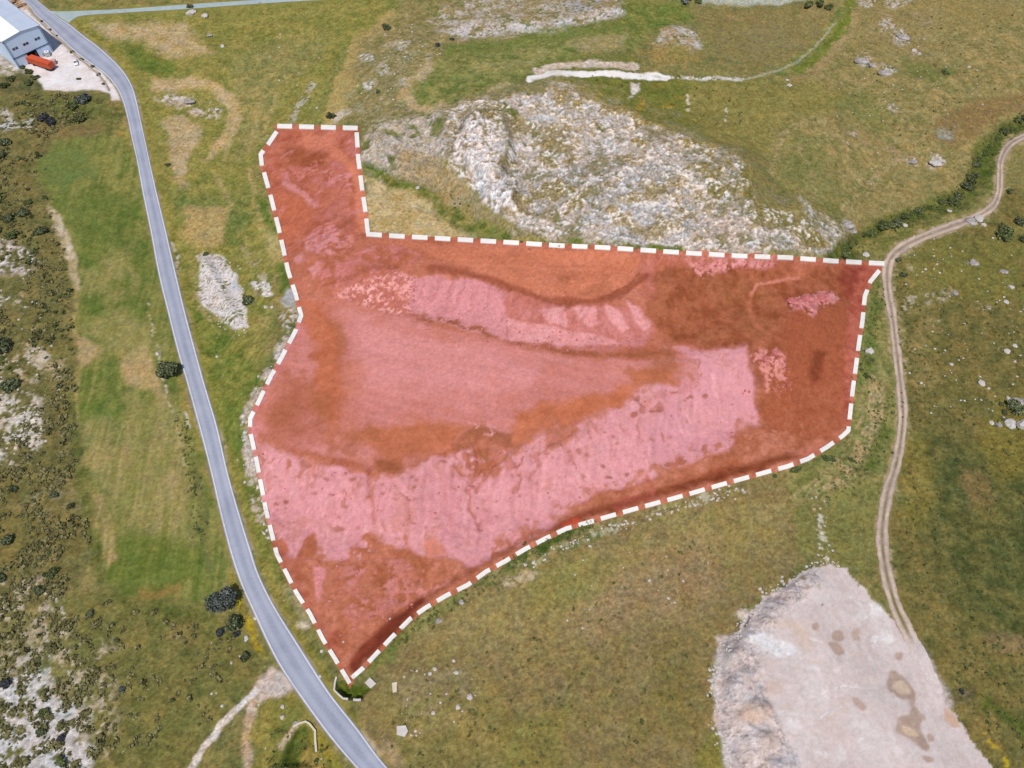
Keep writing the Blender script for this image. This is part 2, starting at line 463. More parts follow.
zone([(-60, 110), (12, 112), (15, 130), (-60, 130)], (200, 196, 194), (150, 140, 120), soft=3, warp=4, patch=.5, pn='s')
zone([(20, 122), (34, 122), (36, 130), (20, 130)], (196, 188, 180), soft=2, warp=3, patch=.5, pn='f')
zone([(0, 505), (40, 480), (78, 480), (80, 510), (40, 520)], (140, 142, 140), (112, 108, 84), soft=5, warp=6, patch=.4, pn='s')
zone([(20, 460), (75, 462), (90, 530), (30, 560), (-60, 570), (-60, 470)], (104, 98, 52), (120, 106, 58), soft=8, warp=8, op=.6)
zone([(76, 380), (84, 470), (100, 560), (110, 592), (96, 580), (82, 520), (70, 440), (68, 390)], (80, 94, 38), (96, 100, 48), soft=4, warp=3, op=.8)
zone([(60, 595), (110, 594), (210, 605), (250, 640), (265, 668), (230, 712), (190, 768), (90, 790), (90, 700), (70, 640)], (98, 98, 48), (114, 106, 58), soft=6, warp=8, op=.95)
zone([(110, 596), (215, 604), (232, 640), (150, 625)], (90, 98, 42), (104, 104, 50), soft=6, warp=6, op=.7)
zone([(170, 620), (200, 618), (195, 640), (172, 640)], (132, 112, 66), soft=6, warp=6, op=.6)
zone([(-60, 580), (45, 575), (62, 600), (75, 640), (60, 660), (-60, 690)], (182, 172, 156), (150, 140, 118), soft=6, warp=8, patch=.40, pn='s', rock=.1)
zone([(-60, 680), (30, 660), (60, 690), (88, 720), (96, 790), (-60, 800)], (206, 202, 200), (178, 172, 166), soft=8, warp=8, patch=.66, pn='s', rock=.15)
zone([(60, 640), (110, 640), (120, 768), (60, 700)], (170, 158, 140), soft=10, warp=8, patch=.22, pn='s')
for ln in [[(62, 662), (70, 678), (84, 690)], [(45, 590), (60, 606), (70, 625)], [(88, 668), (100, 655)], [(47, 625), (46, 668), (54, 690)]]:
    line(ln, 1.1, (196, 186, 172), soft=1, warp=3, patch=.6, pn='f')
# dirt lane, lower left
zone(cc(256, 576, 4, (60, 350), (130, 410), (170, 490), (60, 490), (20, 560), (-30, 640), (-40, 520), (10, 420)), (208, 188, 176), (188, 162, 142), soft=3, warp=3)
line([(256, 690), (238, 706), (222, 724), (205, 748), (190, 772), (175, 800)], 3.2, (218, 208, 202), (194, 178, 160), soft=1.2, warp=1.5)
line([(262, 692), (232, 720), (216, 742), (198, 770)], 1.2, (128, 118, 66), soft=1.2, op=.7, patch=.6, pn='s')
line([(254, 705), (249, 722), (247, 745), (244, 770)], 4.5, (192, 158, 124), (170, 146, 108), soft=4, warp=3)
zone([(258, 705), (295, 690), (330, 745), (345, 775), (255, 775), (252, 740)], (110, 110, 48), (134, 122, 60), soft=4, warp=3)
zone([(290, 728), (312, 728), (314, 768), (276, 772)], (78, 92, 36), (98, 106, 46), soft=5, warp=4)
zone([(308, 745), (318, 752), (325, 772), (300, 772)], (160, 134, 70), soft=4, warp=3, op=.7)
line([(318, 735), (335, 765)], 6, (138, 128, 34), soft=4, op=.6)
line([(296, 726), (288, 737), (280, 748)], 3, (186, 162, 128), soft=2)

# ---- meadow between road and plot, left of plot
zone([(180, 300), (240, 340), (262, 385), (246, 420), (252, 470), (268, 540), (292, 600), (262, 560), (232, 460), (205, 375), (190, 320)], (96, 112, 42), (120, 122, 54), soft=5, warp=4, op=.85)
zone([(248, 385), (256, 400), (246, 425), (252, 470), (262, 520), (256, 520), (240, 450)], (122, 118, 54), (140, 128, 70), soft=4, warp=3, op=.6)
zone([(258, 195), (270, 200), (290, 290), (282, 290), (270, 230)], (82, 112, 38), (110, 120, 56), soft=4, warp=4)
zone([(264, 232), (276, 232), (286, 262), (276, 266), (266, 255)], (176, 158, 102), (158, 142, 92), soft=4, warp=3)
zone(cc(170, 230, 4.52, (125, 115), (160, 105), (215, 110), (270, 160), (310, 220), (330, 320), (345, 400), (370, 450), (320, 460), (270, 440), (210, 400), (150, 350), (125, 280)),
     (238, 228, 224), (218, 206, 200), soft=2, warp=3, patch=.97, pn='f', rock=.04, rough=.6)
zone(cc(170, 230, 4.52, (125, 115), (160, 105), (215, 110), (270, 160), (310, 220), (330, 320), (345, 400), (370, 450), (320, 460), (270, 440), (210, 400), (150, 350), (125, 280)),
     (112, 104, 92), soft=1, warp=2, patch=.15, pn='p', op=.9)
zone(cc(170, 230, 4.52, (90, 170), (130, 130), (130, 330), (200, 420), (290, 490), (200, 470), (110, 340)), (168, 152, 116), (130, 122, 64), soft=4, warp=4, patch=.45, pn='s')
zone(cc(170, 230, 4.52, (290, 200), (310, 230), (310, 270), (285, 270)), (196, 198, 208), soft=1.5, warp=2.5, rock=.08)
zone(cc(170, 230, 4.52, (320, 60), (380, 80), (420, 200), (500, 220), (460, 310), (380, 300), (370, 240), (420, 230), (350, 140)), (174, 160, 128), (120, 116, 66), soft=4, warp=4, patch=.45, pn='s')
zone(cc(170, 230, 4.52, (365, 240), (400, 230), (460, 240), (460, 310), (420, 310), (390, 270)), (214, 208, 202), soft=2, warp=3, patch=.5, pn='f', rock=.3)
zone(cc(170, 230, 4.52, (500, 315), (530, 262), (562, 262), (575, 345), (520, 350)), (172, 172, 176), (152, 150, 150), soft=1, warp=1.5, rock=.3, rough=.4)
zone(cc(170, 230, 4.52, (495, 390), (540, 350), (590, 345), (590, 440), (510, 440)), (206, 200, 196), (150, 146, 138), soft=2, warp=2, patch=.75, pn='f', rock=.4)
line([(291, 334), (280, 352), (266, 380), (250, 408), (244, 422), (247, 445), (253, 478), (261, 520)], 5, (196, 184, 176), (164, 152, 138), soft=2.5, warp=2.5, patch=.72, pn='s', rock=.25)
line([(290, 590), (306, 618)], 4, (176, 160, 120), soft=4, op=.4)
blob(302, 623, 6, (196, 178, 146), soft=3, warp=3)

# ---- upper middle: rough slope, oval meadow, crags
zone([(372, 30), (440, 0), (560, -20), (640, -20), (560, 40), (430, 60), (400, 120), (360, 125), (340, 118)], (118, 112, 62), (146, 130, 92), soft=8, warp=8)
zone([(340, 100), (372, 60), (410, 40), (420, 90), (450, 120), (380, 140), (360, 130)], (160, 150, 124), (118, 112, 62), soft=6, warp=8, patch=.5, pn='s', row=(60, 1.2, 9), rock=.15)
for (x, y, r) in [(401, 46, 8), (383, 70, 6), (368, 58, 7), (428, 60, 5), (404, 82, 5), (365, 85, 7), (391, 42, 3)]:
    blob(x, y, r, (206, 198, 188), (150, 142, 120), soft=2, warp=4, patch=.6, pn='f', rock=.3)
zone([(426, 20), (450, 0), (640, -30), (640, 8), (590, 22), (540, 36), (480, 42), (440, 36)], (186, 172, 156), (132, 118, 78), soft=4, warp=6, patch=.6, pn='s', rock=.35)
zone([(452, 28), (500, 24), (560, 20), (620, 5), (640, 14), (560, 34), (480, 40), (455, 36)], (206, 198, 194), (160, 150, 140), soft=3, warp=4, patch=.7, pn='s', rock=.4)
zone([(560, 0), (600, -6), (605, 8), (575, 14)], (170, 168, 180), (140, 132, 120), soft=3, warp=4, patch=.6, pn='s', rock=.3)
line([(448, 52), (500, 46), (560, 36), (620, 28), (660, 12)], 6, (118, 124, 62), (104, 116, 54), soft=5, warp=4)
zone([(405, 92), (418, 72), (440, 62), (520, 50), (590, 36), (640, 30), (640, 48), (560, 62), (530, 75), (510, 86), (475, 96), (445, 106), (420, 106)], (112, 120, 58), (134, 132, 76), soft=5, warp=4)
line([(430, 66), (410, 82), (404, 96), (418, 108), (445, 108)], 4.5, (190, 164, 120), (168, 146, 102), soft=2.5, warp=3, op=.95)
line([(478, 68), (530, 62), (545, 52)], 4, (160, 146, 96), soft=5, op=.6)
zone([(562, 44), (600, 36), (628, 34), (618, 50), (585, 56)], (168, 148, 112), (140, 130, 82), soft=4, warp=4, op=.85)
line([(490, 90), (508, 84)], 2, (180, 158, 112), soft=2)
zone([(624, 0), (680, 0), (700, 20), (640, 36), (628, 24)], (104, 118, 50), (122, 124, 62), soft=6, warp=5)
zone([(540, 60), (640, 58), (640, 76), (760, 78), (740, 130), (700, 140), (640, 110), (560, 95), (530, 82)], (120, 116, 50), (106, 114, 50), soft=5, warp=5)
zone([(690, 80), (780, 80), (850, 90), (830, 115), (790, 120), (768, 150), (715, 140), (690, 120)], (126, 116, 58), (130, 122, 68), soft=8, warp=5)
for (x, y, r) in [(655, 83, 5), (628, 115, 6), (610, 108, 6), (670, 110, 5), (600, 98, 6), (684, 98, 4), (640, 106, 5)]:
    blob(x, y, r, (172, 134, 30), (140, 118, 44), soft=3, warp=4, patch=.55, pn='s')
zone([(655, 42), (668, 28), (680, 26), (695, 34), (702, 50), (690, 56), (680, 48), (660, 50)], (200, 192, 186), (160, 136, 100), soft=3, warp=4, patch=.7, pn='s', rock=.4)
zone([(640, 48), (662, 40), (700, 52), (700, 66), (660, 62)], (136, 122, 62), (150, 118, 70), soft=4, warp=4, op=.7)
zone([(715, 20), (760, 14), (830, 20), (822, 50), (790, 66), (730, 64), (712, 50)], (134, 118, 78), (120, 112, 66), soft=6, warp=5)
zone([(690, 10), (840, 4), (836, 14), (720, 24), (700, 22)], (150, 124, 82), (112, 106, 58), soft=4, warp=4, op=.85)
zone([(700, -12), (840, -16), (810, 0), (740, 5), (700, 4)], (176, 178, 160), (160, 164, 140), soft=2, warp=2)
line([(852, -6), (850, 4), (846, 20), (834, 40), (814, 60), (795, 70)], 4.2, (120, 126, 50), (96, 110, 38), soft=2.5, warp=3)
line([(838, 12), (832, 30), (818, 46), (800, 60), (780, 72)], 4, (104, 118, 56), (120, 120, 62), soft=3, warp=2)
line([(860, 0), (852, 30), (836, 50), (812, 74), (800, 78)], 3, (160, 132, 96), soft=3, warp=3, op=.7)
line([(529, 79), (548, 75), (575, 74), (610, 74), (640, 76), (668, 77)], 3.2, (255, 250, 244), (246, 238, 230), soft=1, warp=1.2, rough=.08)
line([(655, 77), (690, 78), (742, 79)], 1.4, (210, 202, 192), soft=1.2, warp=1, patch=.6, pn='f')
line([(536, 71), (560, 66), (590, 63), (636, 66)], 3.2, (196, 170, 142), (214, 196, 178), soft=1.5, warp=1.5, row=(90, .8, 4))
line([(742, 79), (768, 74), (790, 66), (808, 54), (822, 40), (836, 22)], 1.0, (186, 182, 158), soft=1.2, warp=1, op=.55)
zone([(630, 84), (640, 84), (640, 92), (630, 98)], (214, 200, 186), soft=1.5, warp=2)
line([(688, 95), (689, 112)], 1.2, (196, 184, 160), soft=1, patch=.6, pn='f')
line([(726, 110), (725, 122)], 1, (200, 190, 170), soft=1, patch=.7, pn='f')
# the outcrop
zone(offset_poly(OUT, 10), (158, 142, 112), (128, 118, 72), soft=8, warp=8, op=.8, rock=.25)
zone(OUT, (214, 198, 188), (190, 172, 158), soft=6, warp=9, patch=.74, pn='m', rock=.8)
zone([(362, 130), (400, 118), (440, 112), (450, 130), (448, 160), (420, 178), (380, 180), (362, 160)], (196, 184, 176), (164, 152, 136), soft=5, warp=6, patch=.74, pn='m', rock=.6)
zone([(395, 148), (450, 160), (475, 190), (460, 215), (430, 190), (395, 175)], (176, 152, 124), (146, 126, 88), soft=5, warp=5, op=.85)
zone([(500, 100), (515, 94), (548, 94), (560, 120), (552, 134), (530, 122), (505, 112)], (222, 212, 206), (200, 186, 176), soft=2, warp=3, patch=.9, pn='f', rock=.55)
zone([(455, 120), (478, 112), (490, 118), (505, 140), (508, 148), (485, 165), (478, 172), (462, 175), (452, 150)], (206, 200, 198), (156, 150, 148), soft=2, warp=3, patch=.86, pn='f', rock=1)
zone([(468, 172), (490, 165), (520, 172), (512, 200), (500, 218), (482, 200)], (204, 198, 198), (158, 152, 152), soft=2, warp=3, patch=.85, pn='f', rock=1)
zone([(505, 205), (530, 212), (548, 228), (530, 230), (510, 222)], (222, 200, 184), (206, 186, 172), soft=2, warp=3, patch=.85, pn='f', rock=.4)
zone([(520, 190), (580, 160), (590, 175), (560, 205), (530, 215), (515, 205)], (190, 184, 184), (140, 132, 128), soft=3, warp=4, patch=.75, pn='f', rock=1)
zone([(590, 170), (640, 160), (680, 180), (700, 215), (690, 240), (620, 240), (580, 230), (570, 200)], (198, 192, 192), (152, 146, 142), soft=4, warp=6, patch=.78, pn='f', rock=.9)
zone([(560, 110), (610, 115), (680, 150), (700, 160), (690, 180), (640, 165), (580, 150)], (208, 194, 184), (172, 152, 134), soft=5, warp=6, patch=.7, pn='f', rock=.5)
zone([(690, 170), (735, 170), (738, 195), (700, 192)], (204, 194, 186), (150, 128, 90), soft=3, warp=5, patch=.6, pn='f', rock=.5)
zone([(770, 240), (830, 225), (840, 235), (832, 250), (770, 254)], (200, 192, 184), (146, 132, 100), soft=3, warp=4, patch=.65, pn='f', row=(25, .9, 8), rock=.5)
zone([(796, 195), (806, 198), (812, 218), (802, 212)], (200, 194, 192), soft=2, warp=3, patch=.65, pn='f', rock=.5)
zone([(735, 170), (756, 172), (752, 200), (738, 196)], (122, 112, 46), (136, 120, 60), soft=3, warp=4)
zone([(742, 208), (800, 205), (808, 228), (750, 232)], (122, 114, 54), (138, 124, 70), soft=4, warp=5, op=.85)
for (x, y, r) in [(478, 124, 4), (456, 132, 5), (500, 112, 5), (515, 130, 8), (525, 130, 6), (512, 184, 5), (518, 196, 4), (578, 178, 5), (565, 155, 6), (552, 216, 7), (470, 186, 5), (620, 160, 6),
                  (668, 178, 4), (590, 190, 5), (650, 205, 5), (700, 190, 5), (600, 128, 6), (640, 140, 6)]:
    blob(x, y, r, (108, 112, 40), (134, 118, 52), soft=3, warp=4, op=.85)
line([(484, 112), (505, 108), (520, 122), (535, 132)], 4.5, (108, 112, 44), (96, 104, 42), soft=2.5, warp=3)
line([(446, 165), (470, 186), (490, 210), (520, 230), (548, 232)], 3.5, (108, 106, 44), soft=3, warp=3, op=.7)
zone(OUT, (108, 98, 92), (136, 122, 106), soft=3, warp=4, patch=.25, pn='p', op=.8)
zone(OUT, (226, 202, 182), soft=4, warp=6, patch=.36, pn='m', op=.6)
zone(OUT, (146, 128, 92), (126, 116, 70), soft=5, warp=9, patch=.30, pn='l', op=.75)
zone(OUT, (150, 132, 96), (128, 118, 72), soft=5, warp=9, patch=.27, pn='m', op=.75)
zone([(462, 122), (480, 113), (498, 124), (508, 146), (498, 166), (478, 172), (460, 168), (453, 148)], (222, 212, 206), (196, 184, 178), soft=2, warp=3, patch=.86, pn='f', rock=.7)
zone([(470, 176), (492, 168), (514, 178), (514, 204), (498, 214), (482, 200)], (216, 208, 204), (186, 176, 172), soft=2, warp=3, patch=.82, pn='f', rock=.7)
line([(453, 150), (456, 134), (468, 118), (486, 112)], 1.6, (108, 100, 74), soft=1.5, warp=2, op=.8)
line([(510, 146), (502, 168), (514, 176), (517, 204)], 1.6, (112, 104, 72), soft=1.5, warp=2, op=.8)
zone([(690, 130), (745, 165), (770, 200), (835, 220), (840, 245), (745, 225), (690, 170)], (138, 124, 78), (122, 116, 66), soft=8, warp=9, patch=.55, pn='m', op=.85)
zone([(560, 90), (650, 112), (740, 160), (720, 180), (640, 140), (570, 118)], (140, 120, 64), (158, 136, 84), soft=8, warp=9, patch=.36, pn='m', op=.8)
zone([(500, 150), (600, 150), (640, 180), (600, 220), (540, 225)], (150, 134, 100), (130, 122, 78), soft=8, warp=9, patch=.32, pn='m', op=.75)
zone(OUT, (236, 228, 224), soft=3, warp=4, patch=.12, pn='f', op=.6)
for ln in [[(508, 146), (500, 172), (518, 200), (540, 226)], [(592, 168), (560, 204), (530, 214)], [(640, 128), (700, 165), (738, 192)], [(556, 136), (575, 158), (568, 182)], [(610, 205), (640, 190), (672, 196)], [(700, 200), (660, 222), (620, 236)],
           [(450, 128), (448, 150), (466, 178)], [(640, 150), (612, 168), (600, 190)]]:
    line(ln, 2.2, (124, 112, 86), (112, 104, 70), soft=2, warp=4, op=.75, patch=.7, pn='s')
for ln in [[(484, 150), (490, 170), (508, 196), (524, 218), (548, 230)], [(560, 208), (590, 184), (606, 172)], [(650, 160), (690, 180), (720, 200)], [(700, 186), (735, 180)], [(600, 236), (660, 244), (720, 248)], [(640, 210), (680, 206)]]:
    line(ln, 2.2, (226, 214, 206), soft=2, warp=4, op=.8, patch=.7, pn='s', rock=.6)
# dry wedge right of the neck
zone([(364, 172), (395, 186), (420, 196), (450, 215), (480, 232), (470, 240), (420, 237), (372, 233), (368, 200)], (200, 172, 122), (166, 142, 90), soft=6, warp=8)
line([(366, 168), (400, 184), (440, 196)], 5, (96, 112, 44), (120, 118, 58), soft=4, warp=3)
zone([(430, 198), (450, 205), (500, 228), (570, 244), (520, 244), (470, 236), (440, 220)], (104, 112, 50), (136, 126, 72), soft=4, warp=4)
line([(570, 240), (640, 248), (690, 253)], 4, (104, 116, 46), soft=3, warp=3, patch=.7, pn='s')
zone([(455, 190), (480, 205), (500, 222), (480, 224), (455, 206)], (168, 148, 124), (130, 118, 70), soft=3, warp=4, op=.7)

# ---- upper right slope
zone([(860, 10), (930, 12), (930, 60), (880, 60)], (152, 132, 98), (120, 110, 64), soft=6, warp=8, patch=.5, pn='s')
zone([(900, 60), (960, 70), (950, 85), (905, 80)], (104, 114, 56), soft=6, warp=6, op=.7)
zone([(880, 90), (900, 150), (850, 120), (830, 95)], (112, 114, 60), soft=8, warp=8, op=.7)
zone([(840, 125), (862, 130), (905, 152), (930, 165), (900, 165), (870, 150), (845, 140)], (160, 134, 104), (124, 112, 66), soft=3, warp=4, patch=.6, pn='s')
zone([(940, 120), (972, 104), (1024, 92), (1084, 86), (1084, 100), (990, 122), (980, 140), (950, 152), (935, 140)], (138, 106, 70), (116, 96, 58), soft=4, warp=5, op=.8)
zone([(938, 126), (960, 126), (956, 142), (938, 140)], (146, 148, 142), (120, 108, 80), soft=3, warp=4, patch=.6, pn='s')
zone([(770, 125), (800, 120), (830, 150), (860, 200), (840, 230), (800, 205), (775, 170)], (116, 114, 60), (130, 122, 76), soft=6, warp=6)
for ln in [[(772, 175), (785, 135), (805, 120), (825, 122), (850, 150)], [(868, 180), (885, 165), (900, 155)], [(850, 190), (880, 170), (910, 160)], [(830, 228), (845, 205), (870, 190), (890, 160)], [(800, 150), (812, 170), (815, 200)], [(838, 232), (852, 208)]]:
    line(ln, 2.0, (166, 146, 112), soft=2.5, warp=3, op=.5, patch=.7, pn='s')
for (x, y, r) in [(866, 62, 9), (884, 72, 7), (900, 38, 8), (888, 26, 9), (912, 162, 7), (936, 165, 9), (914, 50, 4), (848, 228, 9), (865, 2, 10), (895, 0, 10), (892, 108, 5), (850, 132, 5)]:
    blob(x, y, r, (196, 186, 178), (150, 136, 116), soft=2, warp=4, patch=.6, pn='f', rock=.35)
line([(835, 255), (862, 240), (900, 222), (935, 208), (968, 196), (978, 175), (985, 150), (1005, 132), (1060, 112)], 9, (70, 84, 32), (92, 98, 44), soft=5, warp=4)
line([(990, 190), (985, 165), (1000, 145), (1040, 126)], 6, (88, 100, 40), soft=4, warp=4, op=.7)
zone([(850, 250), (890, 228), (955, 215), (960, 222), (905, 240), (885, 255)], (112, 112, 54), (130, 120, 68), soft=3, warp=3)

# ---- right grassland
zone([(895, 262), (925, 245), (985, 222), (1010, 190), (1015, 150), (1084, 130), (1084, 830), (1000, 790), (940, 690), (910, 640), (888, 570), (905, 420), (892, 300)], (92, 88, 44), (112, 100, 56), soft=6, warp=6)
zone([(1008, 150), (1084, 130), (1084, 190), (1010, 190)], (138, 126, 78), (112, 106, 56), soft=5, warp=6, op=.8)
zone([(905, 265), (935, 262), (940, 380), (912, 400)], (112, 104, 54), (132, 116, 74), soft=6, warp=5, op=.7)
zone([(900, 250), (1000, 235), (1024, 240), (1024, 300), (960, 300), (910, 290)], (116, 112, 52), (100, 100, 44), soft=10, warp=8, op=.6)
zone([(930, 430), (1000, 460), (1084, 440), (1084, 640), (980, 640), (930, 560)], (72, 82, 42), (94, 94, 50), soft=14, warp=12, op=.8)
zone([(960, 470), (985, 470), (992, 505), (965, 510)], (128, 100, 70), (110, 92, 56), soft=6, warp=6, op=.7)
zone([(985, 635), (1024, 635), (1024, 655), (1000, 658)], (134, 110, 80), soft=5, warp=5, op=.6)
zone([(1000, 400), (1084, 390), (1084, 470), (1000, 480), (980, 450)], (118, 108, 46), (106, 100, 42), soft=10, warp=8, op=.8)
zone([(905, 430), (930, 440), (935, 500), (915, 540), (900, 520)], (112, 104, 44), (128, 112, 56), soft=6, warp=5, op=.7)
line([(988, 736), (1000, 752), (1006, 768)], 2.6, (176, 150, 26), soft=2, warp=3, patch=.6, pn='s')
line([(990, 705), (1024, 730)], 7, (70, 92, 30), soft=6, warp=5, op=.7)
zone([(955, 685), (975, 690), (968, 705), (958, 700)], (84, 80, 76), (96, 92, 60), soft=4, warp=4, op=.6)
for (x, y, r) in [(911, 270, 4), (910, 298, 5), (909, 306, 5), (945, 298, 5), (930, 298, 6), (970, 262, 4), (954, 294, 4), (985, 308, 5)]:
    blob(x, y, r, (178, 166, 150), (130, 118, 80), soft=2, warp=4, patch=.5, pn='f')

# ---- strip between plot and track, meadow below the plot
zone([(858, 300), (872, 285), (884, 290), (893, 350), (898, 410), (885, 480), (876, 520), (870, 545), (830, 560), (800, 540), (780, 490), (790, 470), (845, 440), (856, 380)], (104, 110, 54), (132, 124, 76), soft=5, warp=5)
rt = random.Random(5)
for k in range(16):
    dx = rt.uniform(-2, 22)
    e_ = rt.uniform(-8, 8)
    line([(885 - dx, 385 + rt.uniform(-15, 20)), (881 - dx, 420), (871 - dx * 1.4 + e_ * .3, 455), (852 - dx * 1.8 + e_, 482), (818 - dx * 1.5 + e_ * 2, 505 + e_)], rt.uniform(.6, 1.3), rt.choice([(176, 150, 114), (160, 138, 102), (80, 84, 42)]),
         soft=1.2, warp=2, op=.85, patch=.74, pn='s')
line([(882, 430), (876, 445), (868, 465)], 5, (84, 100, 38), soft=4, warp=4, op=.7)
line([(862, 380), (868, 350), (876, 310), (880, 285)], 6, (96, 112, 48), soft=4, op=.6)
zone([(800, 490), (860, 480), (878, 520), (880, 570), (850, 575), (800, 550)], (126, 118, 68), (104, 106, 52), soft=6, warp=6, op=.8)
line([(818, 505), (822, 530), (824, 555), (830, 565)], 3.5, (186, 176, 150), soft=2, warp=4, patch=.25, pn='f')
zone([(370, 690), (400, 640), (490, 575), (570, 530), (680, 500), (790, 472), (800, 560), (740, 610), (715, 690), (725, 800), (390, 800), (360, 730)], (134, 112, 74), (120, 108, 66), soft=6, warp=6)
zone([(420, 640), (500, 585), (600, 545), (720, 510), (790, 500), (790, 545), (700, 560), (600, 600), (480, 660)], (150, 130, 84), (134, 122, 70), soft=12, warp=10, op=.7)
zone([(590, 560), (720, 540), (720, 590), (630, 640), (560, 640)], (158, 128, 98), (140, 118, 84), soft=12, warp=10, op=.7)
zone([(510, 630), (560, 625), (600, 600), (580, 660), (510, 680)], (152, 128, 88), (136, 122, 72), soft=10, warp=8, op=.6)
zone([(385, 700), (500, 690), (515, 768), (400, 775)], (118, 112, 56), (132, 118, 68), soft=10, warp=8, op=.7)
zone([(520, 570), (570, 560), (640, 560), (600, 590), (530, 610)], (116, 116, 54), (130, 120, 64), soft=10, warp=8, op=.6)
zone([(640, 640), (700, 640), (712, 740), (620, 740)], (122, 106, 64), (106, 98, 52), soft=14, warp=12, op=.85)
zone([(540, 640), (640, 620), (660, 700), (620, 760), (540, 740)], (134, 114, 78), (116, 106, 62), soft=14, warp=12, op=.7)
zone([(500, 720), (560, 700), (560, 775), (500, 775)], (120, 116, 44), soft=12, warp=10, op=.5)
zone([(700, 740), (728, 735), (730, 775), (690, 775)], (112, 112, 36), soft=8, warp=6, op=.6)
line([(548, 539), (568, 531), (586, 525)], 5, (58, 86, 28), (72, 96, 36), soft=3, warp=2)
line([(512, 562), (530, 554), (552, 542)], 6, (62, 88, 30), (84, 102, 40), soft=4, warp=3)
line([(480, 582), (505, 572), (525, 566), (545, 556), (600, 532)], 5, (108, 116, 54), (150, 136, 98), soft=4, warp=4, op=.8)
line([(532, 562), (560, 548), (590, 535), (640, 518), (700, 500), (742, 488)], 4.5, (176, 166, 140), (130, 124, 72), soft=3, warp=4, patch=.28, pn='f')
line([(505, 586), (535, 572)], 5, (190, 168, 138), (150, 132, 88), soft=3, warp=3, patch=.6, pn='s')
line([(370, 668), (400, 640), (428, 616), (455, 602)], 7, (104, 114, 52), (124, 122, 70), soft=5, warp=4, op=.8)
zone([(400, 690), (412, 662), (440, 660), (462, 675), (460, 700), (430, 715), (405, 715)], (140, 122, 92), (112, 108, 62), soft=6, warp=6, patch=.6, pn='s')
line([(405, 735), (440, 728), (470, 705), (478, 690)], 3, (148, 128, 84), soft=3, warp=2, op=.6)
line([(415, 630), (440, 640), (480, 620)], 5, (152, 132, 90), soft=6, op=.4)
zone([(335, 678), (350, 684), (372, 690), (362, 699), (346, 699), (336, 690)], (88, 102, 32), (104, 110, 42), soft=3, warp=2)
line([(352, 722), (366, 740), (380, 755)], 4, (196, 176, 146), (160, 140, 92), soft=3, warp=2, patch=.6, pn='s')
line([(388, 745), (396, 760)], 6, (176, 148, 116), soft=5, op=.6)

line([(t[0], t[1]) for t in TRACK], 8.5, (146, 130, 88), (112, 110, 56), soft=3, warp=4, op=.7, patch=.6, pn='s')
line([(t[0], t[1]) for t in TRACK], 6.3, (168, 148, 122), soft=1.5, warp=3, op=.8, patch=.6, pn='f')
# ---- yard of the warehouse
MODE = None
zone(PAD, (240, 230, 228), (224, 212, 206), soft=1.2, warp=1, rough=.2)
zone([(38, 62), (70, 66), (95, 86), (70, 90), (45, 88)], (240, 234, 234), (226, 218, 214), soft=4, warp=4, op=.7, rough=.2)
line([(27, 8), (50, 31), (74, 54), (96, 72), (109, 90)], 1.2, (150, 136, 122), soft=1.2, op=.6)
zone([(-60, 55), (8, 52), (20, 66), (30, 72), (12, 74), (-60, 76)], (216, 206, 202), (150, 138, 116), soft=2, warp=3, patch=.72, pn='s')
zone([(22, 70), (38, 78), (44, 90), (20, 92), (-60, 90), (-60, 80), (10, 76)], (96, 98, 56), (118, 108, 72), soft=3, warp=3)
zone([(5, -5), (22, -6), (30, 8), (24, 12), (10, 4)], (206, 180, 150), (150, 110, 84), soft=1.5, warp=2, patch=.7, pn='f')

# ---- spoil heap
i = sub(HEAP, 8)
hs = sdf(HEAP, ui[i] + 1.6 * nx2[i] + 1.2 * nx1[i], vi[i] + 1.6 * nx2b[i])
a = sstep(-.8, .8, hs)
put(i, a, (220, 205, 200), (208, 190, 184), nx5[i] * .6 + nx2[i] * .3 + rows(i, 100, 1.2, 14) * .5, 1.0)
ROUGH[i] = ROUGH[i] * (1 - a) + 0.16 * a
TAL = cc(700, 540, 3.37, (60, 330), (140, 300), (240, 180), (380, 95), (400, 140), (330, 200), (240, 300), (200, 340), (205, 430), (230, 500), (260, 590), (290, 660), (330, 740), (330, 800), (95, 800), (50, 520))
zone(TAL, (226, 208, 202), (208, 192, 186), soft=3, warp=5, op=.85, rough=.7, rock=.06)
zone(TAL, (120, 106, 100), soft=2, warp=3, patch=.10, pn='p', op=.7)
for (x, y, r, c) in [(727, 655, 14, (206, 190, 182)), (758, 712, 16, (206, 178, 160)), (770, 738, 13, (202, 178, 166)), (783, 762, 14, (204, 194, 192)), (775, 690, 10, (210, 184, 170)), (757, 685, 10, (200, 184, 178))]:
    blob(x, y, r, c, soft=4, warp=3, op=.75)
zone(cc(700, 540, 3.37, (130, 320), (180, 300), (260, 330), (330, 380), (250, 400), (190, 360)), (228, 222, 220), soft=3, warp=3, op=.9, rough=.4)
zone(cc(700, 540, 3.37, (490, 190), (560, 210), (640, 290), (650, 360), (560, 360), (520, 270)), (240, 234, 230), (212, 202, 198), soft=4, warp=6, op=.9, patch=.7, pn='s')
zone(cc(700, 540, 3.37, (330, 120), (390, 110), (400, 160), (350, 160)), (150, 140, 112), soft=3, warp=3, patch=.6, pn='s', rough=1)
line(cc(700, 540, 3.37, (150, 290), (180, 250)), 1.2, (90, 76, 66), soft=1, warp=1.5)
rf = random.Random(4)
for k in range(26):
    x, y = rf.uniform(745, 830), rf.uniform(600, 740)
    a_ = math.atan2(690 - y, 905 - x) + rf.uniform(-.25, .25)
    ll = rf.uniform(20, 70)
    line([(x, y), (x + ll * math.cos(a_), y + ll * math.sin(a_))], rf.uniform(.5, 1.3), rf.choice([(234, 224, 220), (204, 186, 178), (212, 192, 180)]), soft=1.4, warp=2, op=.85, patch=.66, pn='s')
